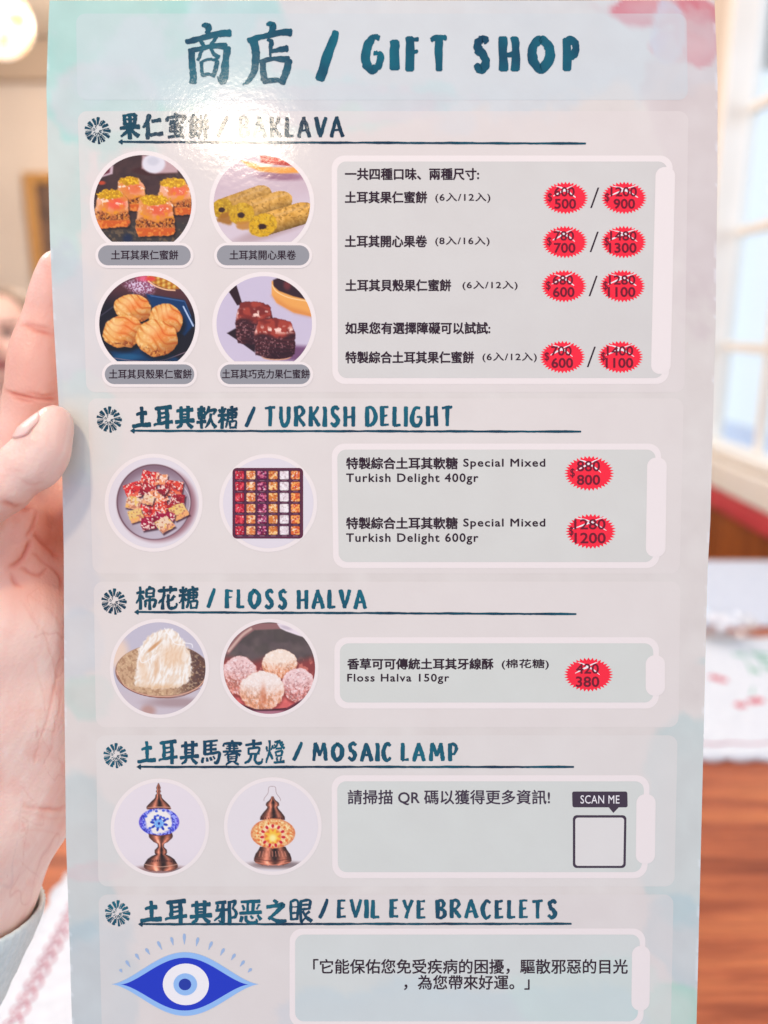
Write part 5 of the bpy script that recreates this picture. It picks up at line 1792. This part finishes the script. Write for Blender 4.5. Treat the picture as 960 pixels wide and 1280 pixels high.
def lamp_orange(p):
    p.mix(np.ones(len(p.x)), (231, 221, 219))
    p.ell(520, 795, 220, 30, (110, 80, 74), .7, a=.8)
    p.ell(650, 795, 100, 16, (140, 126, 126), .8, a=.7)
    for sx in (-1, 1):
        p.line([(482, 122), (482 + sx * 28, 130), (482 + sx * 36, 180), (482 + sx * 66, 222), (482 + sx * 70, 245)], 4, (150, 120, 116), .9, 2)
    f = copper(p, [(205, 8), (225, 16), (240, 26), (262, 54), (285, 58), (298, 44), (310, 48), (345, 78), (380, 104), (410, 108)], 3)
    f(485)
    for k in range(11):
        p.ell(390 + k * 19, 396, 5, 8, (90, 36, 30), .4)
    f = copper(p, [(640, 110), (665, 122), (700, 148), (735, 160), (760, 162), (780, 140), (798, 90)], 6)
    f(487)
    for k in range(9):
        p.line([(370 + k * 29, 722), (380 + k * 26, 680)], 5, (236, 150, 120), .8)
    p.line([(330, 742), (487, 762), (645, 742)], 5, (80, 26, 24), .8)
    p.line([(340, 775), (487, 796), (635, 772)], 6, (240, 140, 110), .9)
    u, v, m = p.ell(489, 525, 190, 128, (244, 190, 120), .025)
    p.grain(m, 12, .5, .62, (226, 120, 60), 5, .7)
    p.grain(m, 14, .6, .7, (255, 232, 170), 6, .8)
    p.mix(m * sstep(.82, 1.0, np.hypot(u, v)) * .5, (206, 90, 60))
    p.ell(487, 540, 100, 88, (255, 226, 190), .15, a=.8)
    p.ell(487, 550, 74, 66, (240, 130, 50), .2)
    a_ = np.arctan2(p.y - 550, p.x - 487)
    r_ = np.hypot(p.x - 487, p.y - 550)
    p.mix(sstep(66, 40, r_ * (1 + .3 * np.cos(a_ * 8))) * .95, (250, 196, 60))
    p.ell(487, 565, 30, 30, (255, 236, 150), .6)
    for k in range(11):
        t = k * 2 * math.pi / 11 - math.pi / 2
        p.ell(487 + 92 * math.cos(t), 545 + 84 * math.sin(t), 17, 12, (206, 34, 50), .2, rot=t)
        t += .29
        p.ell(487 + 130 * math.cos(t), 540 + 104 * math.sin(t), 12, 9, (232, 110, 44), .3, rot=t, a=.9 * 1)


photo(178.6, 255, 61, 302.3, (110, 185, 6.62), (70, 50, 46), baklava)
photo(327.4, 254.6, 60.2, 302.3, (255, 185, 6.62), (210, 190, 190), rolls)
photo(184.2, 404.8, 60, 451.6, (110, 335, 6.62), (30, 24, 30), shells)
photo(330.4, 405, 59.6, 451.6, (255, 335, 6.62), (206, 192, 208), chocolate)
photo(192.2, 628.5, 56.5, None, (125, 560, 7.11), (226, 217, 217), delight_plate, 4.8)
photo(335.4, 628.6, 56.5, None, (270, 560, 7.11), (228, 218, 220), lambda p: None, 4.8)


def box_colours(x, y):
    p = Paint(x, y, 270, 560, 7.11, (96, 34, 56))
    delight_box(p)
    return np.clip(p.c, 0, 255)


sheet('photo_print', 290.7, 584.9, 379.0, 673.2, 5.5, 5, None, card, box_colours, step=0.6)
photo(199.4, 835.4, 57.6, None, (130, 770, 6.857), (200, 190, 200), halva_plate, 4.5)
photo(336.7, 835, 57.2, None, (270, 770, 6.857), (90, 80, 76), halva_balls, 4.5)
photo(200, 1034.5, 57, None, (130, 965, 6.857), (232, 222, 222), lamp_blue, 4.5)
photo(341, 1032.5, 56.6, None, (270, 965, 6.857), (230, 222, 220), lamp_orange, 4.5)

for (a, b, c, d), s, (e, f, g, h) in [((122.8, 306.8, 238.6, 331.8), '土耳其果仁蜜餅', (139, 312.8, 223, 325)), ((271.2, 306.8, 386.8, 331.8), '土耳其開心果卷', (287, 312.8, 370, 325)),
                                      ((131.2, 455.6, 243, 480.2), '土耳其貝殼果仁蜜餅', (136.3, 461.6, 239.8, 473.6)), ((275.2, 455.6, 388, 480.2), '土耳其巧克力果仁蜜餅', (277.6, 461.6, 387, 473.4))]:
    o = sheet('caption_plate', a - 3.6, b - 3.2, c + 3.6, d + 3.6, 16, 4.6, m_pale, card)
    sheet('caption_fill', a, b, c, d, 13, 5.4, m_grey, o)
    text(s, e, f, g, h, o, bold=0.22, layer=6.4, name='caption_text')
# ================================================================== the hand that holds the card
def HP(px, py, dz):
    """camera-space point at a pixel, dz millimetres behind the card's plane (negative: in front)"""
    d = float(card_depth(px, py)) + dz / 1000.0
    return np.array([(px - 480) / FOC * d, (640 - py) / FOC * d, -d])


hd = Field((-0.215, -0.215, -0.345), (-0.020, 0.105, -0.215), 0.00105)
mm = 0.001


def chain(pts, k=0.004):
    for (a, b) in zip(pts[:-1], pts[1:]):
        hd.cone(HP(*a[:3]), HP(*b[:3]), a[3] * mm, b[3] * mm, k)


WR = (-20, 1015, 16, 23)
# palm: metacarpals fan from the wrist, thenar and hypothenar pads
for mc in ((18, 600, 16, 11.5), (92, 625, 27, 12), (160, 665, 35, 11), (215, 715, 40, 10)):
    chain([WR, mc], 0.010)
chain([(40, 990, 24, 18), (110, 860, 33, 15), (190, 760, 38, 11)], 0.010)
chain([(-22, 700, 6, 13), (-16, 800, 9, 21), (-10, 890, 10, 20), (-14, 990, 14, 20)], 0.010)
chain([(20, 690, 12, 12), (30, 780, 11, 14.5), (34, 880, 13, 15.5), (20, 990, 16, 17)], 0.008)
# forearm
chain([WR, (-50, 1112, 15, 24.2), (-112, 1250, 14, 24), (-190, 1420, 13, 25)], 0.012)
# index finger behind the card, pad against its back
chain([(18, 600, 16, 11.2), (46, 495, 13.2, 9.9), (62, 410, 12.4, 9.0), (70, 372, 11.6, 8.2), (76, 345, 10.8, 7.2), (77, 338, 10.2, 6.6)], 0.004)
hd.ell(HP(44, 452, 8.5), (0.0085, 0.012, 0.008), 0.006)
# middle, ring and little finger support the card from behind
chain([(92, 625, 27, 11.5), (190, 575, 26, 9.4), (262, 552, 13, 8.6), (318, 545, 8.9, 7.2)], 0.004)
chain([(160, 665, 35, 10.5), (252, 648, 27, 9.0), (318, 640, 13, 8.2), (368, 634, 8.6, 7.0)], 0.004)
chain([(215, 715, 40, 9.5), (282, 722, 26, 7.8), (330, 722, 13, 7.0), (366, 718, 7.8, 6.0)], 0.004)
# thumb across the front edge
chain([(-60, 930, 6, 16), (-112, 770, -4, 14), (-62, 652, -13, 10.2), (4, 608, -11.8, 8.6)], 0.006)
chain([(4, 608, -11.8, 8.3), (31, 582, -10.7, 8.0), (53, 558, -9.4, 7.2), (66, 534, -7.2, 5.8), (68, 528, -6.5, 5.4)], 0.003)
hd.ell(HP(56, 568, -8.4), (0.0062, 0.0092, 0.0064), 0.006)
# web between thumb and palm
chain([(-40, 668, -2, 9), (18, 668, 6, 9.5)], 0.006)
V, F = hd.mesh()
V = relax(V, F, 2)
V, F = refine(V, F)
V = relax(V, F, 1, .4)
N = vnormals(V, F)
if (N * (V - V.mean(0))).sum() < 0:
    F = F[:, ::-1]
    N = -N


def topix(V):
    return 480 + V[:, 0] / -V[:, 2] * FOC, 640 - V[:, 1] / -V[:, 2] * FOC


X, Y = topix(V)
DZ = -V[:, 2] - card_depth(X, Y)
facing = sstep(-.1, .35, N[:, 2])
thumb = DZ < -0.0035
disp = np.zeros(len(V))
red = np.zeros(len(V))
CREASES = [  # polyline, width px, depth mm, redness, region (0 any, 1 thumb only, 2 not the thumb)
    ([(24, 405), (36, 409), (50, 414), (70, 417)], 2.6, .55, .7, 2), ([(30, 402), (46, 408), (68, 411)], 2.0, .3, .4, 2),
    ([(2, 486), (16, 492), (40, 498), (74, 500)], 2.8, .6, .7, 2), ([(10, 495), (34, 503), (50, 505)], 2.2, .4, .5, 2), ([(30, 490), (56, 494), (74, 493)], 1.8, .3, .4, 2),
    ([(0, 624), (16, 632), (30, 635), (46, 634)], 3.0, .6, .7, 0), ([(46, 634), (45, 648), (38, 662), (30, 674)], 2.4, .5, .6, 0),
    ([(80, 700), (66, 690), (52, 676), (40, 664)], 3.4, .9, 1.0, 2), ([(40, 672), (34, 688), (22, 704), (8, 712)], 3.0, .8, .9, 2), ([(60, 706), (50, 720), (30, 712), (20, 712)], 2.2, .5, .6, 2),
    ([(10, 712), (16, 726), (30, 736)], 2.2, .45, .5, 2), ([(36, 690), (56, 702), (74, 722), (80, 740)], 2.2, .4, .5, 2),
    ([(14, 742), (40, 770), (62, 810), (74, 850)], 2.0, .12, .14, 2), ([(0, 770), (30, 800), (50, 850), (58, 900)], 1.6, .10, .10, 2), ([(80, 800), (70, 850), (58, 905), (40, 960)], 2.0, .16, .22, 2),
    ([(80, 850), (72, 900), (60, 950)], 1.5, .1, .14, 2), ([(20, 860), (44, 900), (52, 960)], 1.3, .07, .08, 2), ([(0, 830), (20, 870), (28, 930)], 1.3, .07, .08, 2),
    ([(30, 740), (60, 760), (80, 790)], 1.4, .08, .1, 2), ([(8, 900), (30, 930), (40, 975)], 1.3, .07, .08, 2),
    ([(-20, 996), (20, 1004), (56, 1012), (96, 1006)], 2.6, .30, .35, 2), ([(-10, 1014), (34, 1016), (66, 1024), (100, 1018)], 1.8, .12, .15, 2), ([(14, 1040), (44, 1038), (80, 1044)], 1.4, .1, .15, 2),
    ([(20, 598), (40, 604), (60, 604)], 1.5, .14, .2, 1), ([(14, 588), (34, 592)], 1.3, .12, .15, 1),
]
wx = X + (fbm(X / 18, Y / 18, 61, 3) - .5) * 6
wy = Y + (fbm(X / 18, Y / 18, 71, 3) - .5) * 6
ww = .45 + 1.1 * fbm(X / 22, Y / 22, 81, 2)
for pts, w, dep, rd, reg in CREASES:
    far = polyline_dist(wx, wy, [tuple(p) for p in spline(pts, 5)])
    dx0 = np.minimum(np.hypot(X - pts[0][0], Y - pts[0][1]), np.hypot(X - pts[-1][0], Y - pts[-1][1]))
    d = far
    dep = dep * sstep(0, 14, dx0) * ww
    rd = rd * sstep(-4, 14, dx0) * ww
    g = np.exp(-(d / w) ** 2) * facing
    g2 = np.exp(-(d / (w * 2.2)) ** 2) * facing
    ok = 1.0 if reg == 0 else (thumb if reg == 1 else ~thumb)
    disp -= g * dep * mm * ok
    red = np.maximum(red, (g * .75 + g2 * .35) * rd * ok)
n3 = fbm(X / 26, Y / 26 + DZ * 400, 5, 3) - .5
fine = fbm(X / 3.5, Y / 2.2, 9, 2) - .5
palm = (~thumb) * sstep(640, 720, Y)
net = sstep(.016, .0, np.abs(fbm((X + Y * .35) / 46, (Y - X * .35) / 120, 47, 3) - .5)) + .8 * sstep(.014, .0, np.abs(fbm((X - Y * .5) / 40, (Y + X * .5) / 90, 57, 3) - .5))
net = net * palm * facing
disp -= net * 0.00010
knk = np.exp(-((np.minimum(np.abs(Y - 410 - X * .1), np.abs(Y - 492 - X * .12))) / 16) ** 2) * (~thumb)
disp -= knk * facing * sstep(.02, .0, np.abs(fbm(X / 60, Y / 7, 63, 2) - .5)) * 0.00012
disp += n3 * 0.0002 + fine * 0.00005
V = V + N * disp[:, None]
# skin tone: pinker at the pads, creases and knuckles
base = np.zeros((len(V), 3)) + np.array([247, 206, 190.0])
base += (n3 * 26)[:, None] * np.array([.4, 1, 1])
mix = lambda b, m, c: b * (1 - m[:, None]) + np.array(c, float) * m[:, None]
base = mix(base, sstep(60, 10, np.hypot(X - 76, (Y - 350) * .8)) * .4, (238, 158, 138))
base = mix(base, sstep(110, 20, np.hypot(X - 55, Y - 690)) * .6, (226, 134, 106))
base = mix(base, sstep(60, 10, np.hypot((X - 72) * 1.4, Y - 560)) * thumb * .12, (244, 180, 164))
base = mix(base, sstep(90, 20, np.hypot(X - 40, (Y - 455) * .7)) * (~thumb) * .5, (234, 154, 128))
base = mix(base, np.clip(red, 0, 1) * .6, (210, 98, 74))
base = mix(base, np.clip(net, 0, 1) * .22, (206, 130, 112))
base = mix(base, sstep(.5, .75, fbm(X / 20, Y / 24, 87, 3)) * .22, (238, 160, 142))
base = mix(base, sstep(48, 8, np.hypot((X - 72) * 1.1, Y - 664)) * (~thumb) * .6, (220, 112, 76))
vein = sstep(.012, .0, np.abs(fbm(X / 70, Y / 110, 33, 3) - .5)) * sstep(960, 1040, Y)
base = mix(base, vein * .16, (190, 150, 150))
hand_org = cam2world(HP(30, 800, 12))


def skin_build(nt, b):
    t = node(nt, 'ShaderNodeTexCoord')
    v1 = node(nt, 'ShaderNodeTexVoronoi', Scale=900.0)
    n1 = node(nt, 'ShaderNodeTexNoise', Scale=420.0, Detail=4.0)
    ad = node(nt, 'ShaderNodeMath', operation='ADD')
    u = node(nt, 'ShaderNodeBump', Strength=0.3, Distance=0.0003)
    for n_ in (v1, n1):
        nt.links.new(t.outputs['Object'], n_.inputs['Vector'])
    nt.links.new(v1.outputs['Distance'], ad.inputs[0])
    nt.links.new(n1.outputs['Fac'], ad.inputs[1])
    nt.links.new(ad.outputs[0], u.inputs['Height'])
    nt.links.new(u.outputs['Normal'], b.inputs['Normal'])
    b.inputs['Subsurface Weight'].default_value = 0.35
    b.inputs['Subsurface Radius'].default_value = (1.0, 0.35, 0.2)
    b.inputs['Subsurface Scale'].default_value = 0.003


m_skin = mat('hand_skin', None, 0.42, attr=True, build=skin_build)
hand = mesh_obj('hand', cam2world(V), F, m_skin, cols=s2l(np.clip(base, 0, 255)), smooth=True, org=hand_org)
tag(hand, 'left hand gripping the menu card with thumb in front of its edge', 'hand')

# thumb nail on the far upper side of the thumb
ax0, ax1 = HP(66, 531, -7.4), HP(36, 580, -12.2)
ax = (ax1 - ax0)
AL = np.linalg.norm(ax)
ax = ax / AL
nd = np.array([-0.80, 0.42, 0.30])
nd = nd - (nd @ ax) * ax
nd /= np.linalg.norm(nd)
sd = np.cross(ax, nd)
NV, NF = [], []
na, nb_ = 12, 12
for s in (0, 1):
    for i in range(na + 1):
        for j in range(nb_ + 1):
            t, a = i / na, (j / nb_ * 2 - 1)
            rr = 6.1 + 2.3 * min(1, t * 1.5)
            wdt = math.radians(58) * math.sqrt(max(0.0, 1 - max(0, (.35 - t) / .35) ** 2 * .8)) * math.sqrt(max(0.0, 1 - max(0, (t - .7) / .3) ** 2 * .75))
            an = a * wdt
            r_ = (rr + .02 - s * .9 + .22 * math.sin(math.pi * t)) * mm
            NV.append(ax0 + ax * ((t * 11.0 - 1.0) * mm) + (nd * math.cos(an) + sd * math.sin(an)) * r_)
k_ = (na + 1) * (nb_ + 1)
for i in range(na):
    for j in range(nb_):
        a = i * (nb_ + 1) + j
        NF += [(a, a + 1, a + nb_ + 2, a + nb_ + 1), (a + k_, a + k_ + nb_ + 1, a + k_ + nb_ + 2, a + k_ + 1)]
eg = [j for j in range(nb_)] + [i * (nb_ + 1) + nb_ for i in range(na)] + [na * (nb_ + 1) + nb_ - j for j in range(nb_)] + [(na - i) * (nb_ + 1) for i in range(na)]
NF += [(b, a, a + k_, b + k_) for a, b in zip(eg, eg[1:] + eg[:1])]
m_nail = mat('thumb_nail', s2l((246, 200, 188)), 0.45, Subsurface_Weight=0.2, Subsurface_Scale=0.002)
mesh_obj('thumb_nail', cam2world(np.array(NV)), NF, m_nail, hand, smooth=True)

# knitted sleeve cuff
m_knit = mat('pale_mint_knit', None, 0.9, build=mottled((0.62, 0.68, 0.66), (0.72, 0.77, 0.75), 500, 0.5, dist=0.0006))
rows = np.concatenate([np.linspace(1176, 1144, 6), np.linspace(1142, 1148, 3), np.linspace(1150, 1460, 64)])
SV, SF = [], []
seg = 220
for r_i, y in enumerate(rows):
    inner = r_i < 6
    bx = np.interp(y, [1100, 1145, 1165, 1200, 1255, 1460], [47, 46, 41, 24, -1, -100])
    rad = np.interp(y, [1110, 1245, 1440], [103, 110, 128]) - (6 if inner else 0) - (3 if 6 <= r_i < 7 else 0)
    cx = bx - np.interp(y, [1110, 1245, 1440], [103, 110, 128])
    c = HP(cx, y, 14)
    sc = -c[2] / FOC
    for k in range(seg):
        a = 2 * math.pi * k / seg
        rib = (2.2 * abs(math.cos(a * 30)) - 0.75) * (0 if inner else 1) * (1 if y < 1230 else .5)
        row = .35 * math.sin(y * 1.1) + 2.0 * (fbm(np.array(a * 4.0), np.array(y / 26.0), 3) - .5)
        dome = 4.5 * math.cos(a) * 0
        R_ = (rad + rib + row) * sc
        SV.append(c + np.array([R_ * math.cos(a), -0.0 + dome * sc, R_ * math.sin(a) * 1.04]))
for i in range(len(rows) - 1):
    for k in range(seg):
        SF.append((i * seg + k, i * seg + (k + 1) % seg, (i + 1) * seg + (k + 1) % seg, (i + 1) * seg + k))
mesh_obj('sleeve', cam2world(np.array(SV)), SF, m_knit, hand, smooth=True)
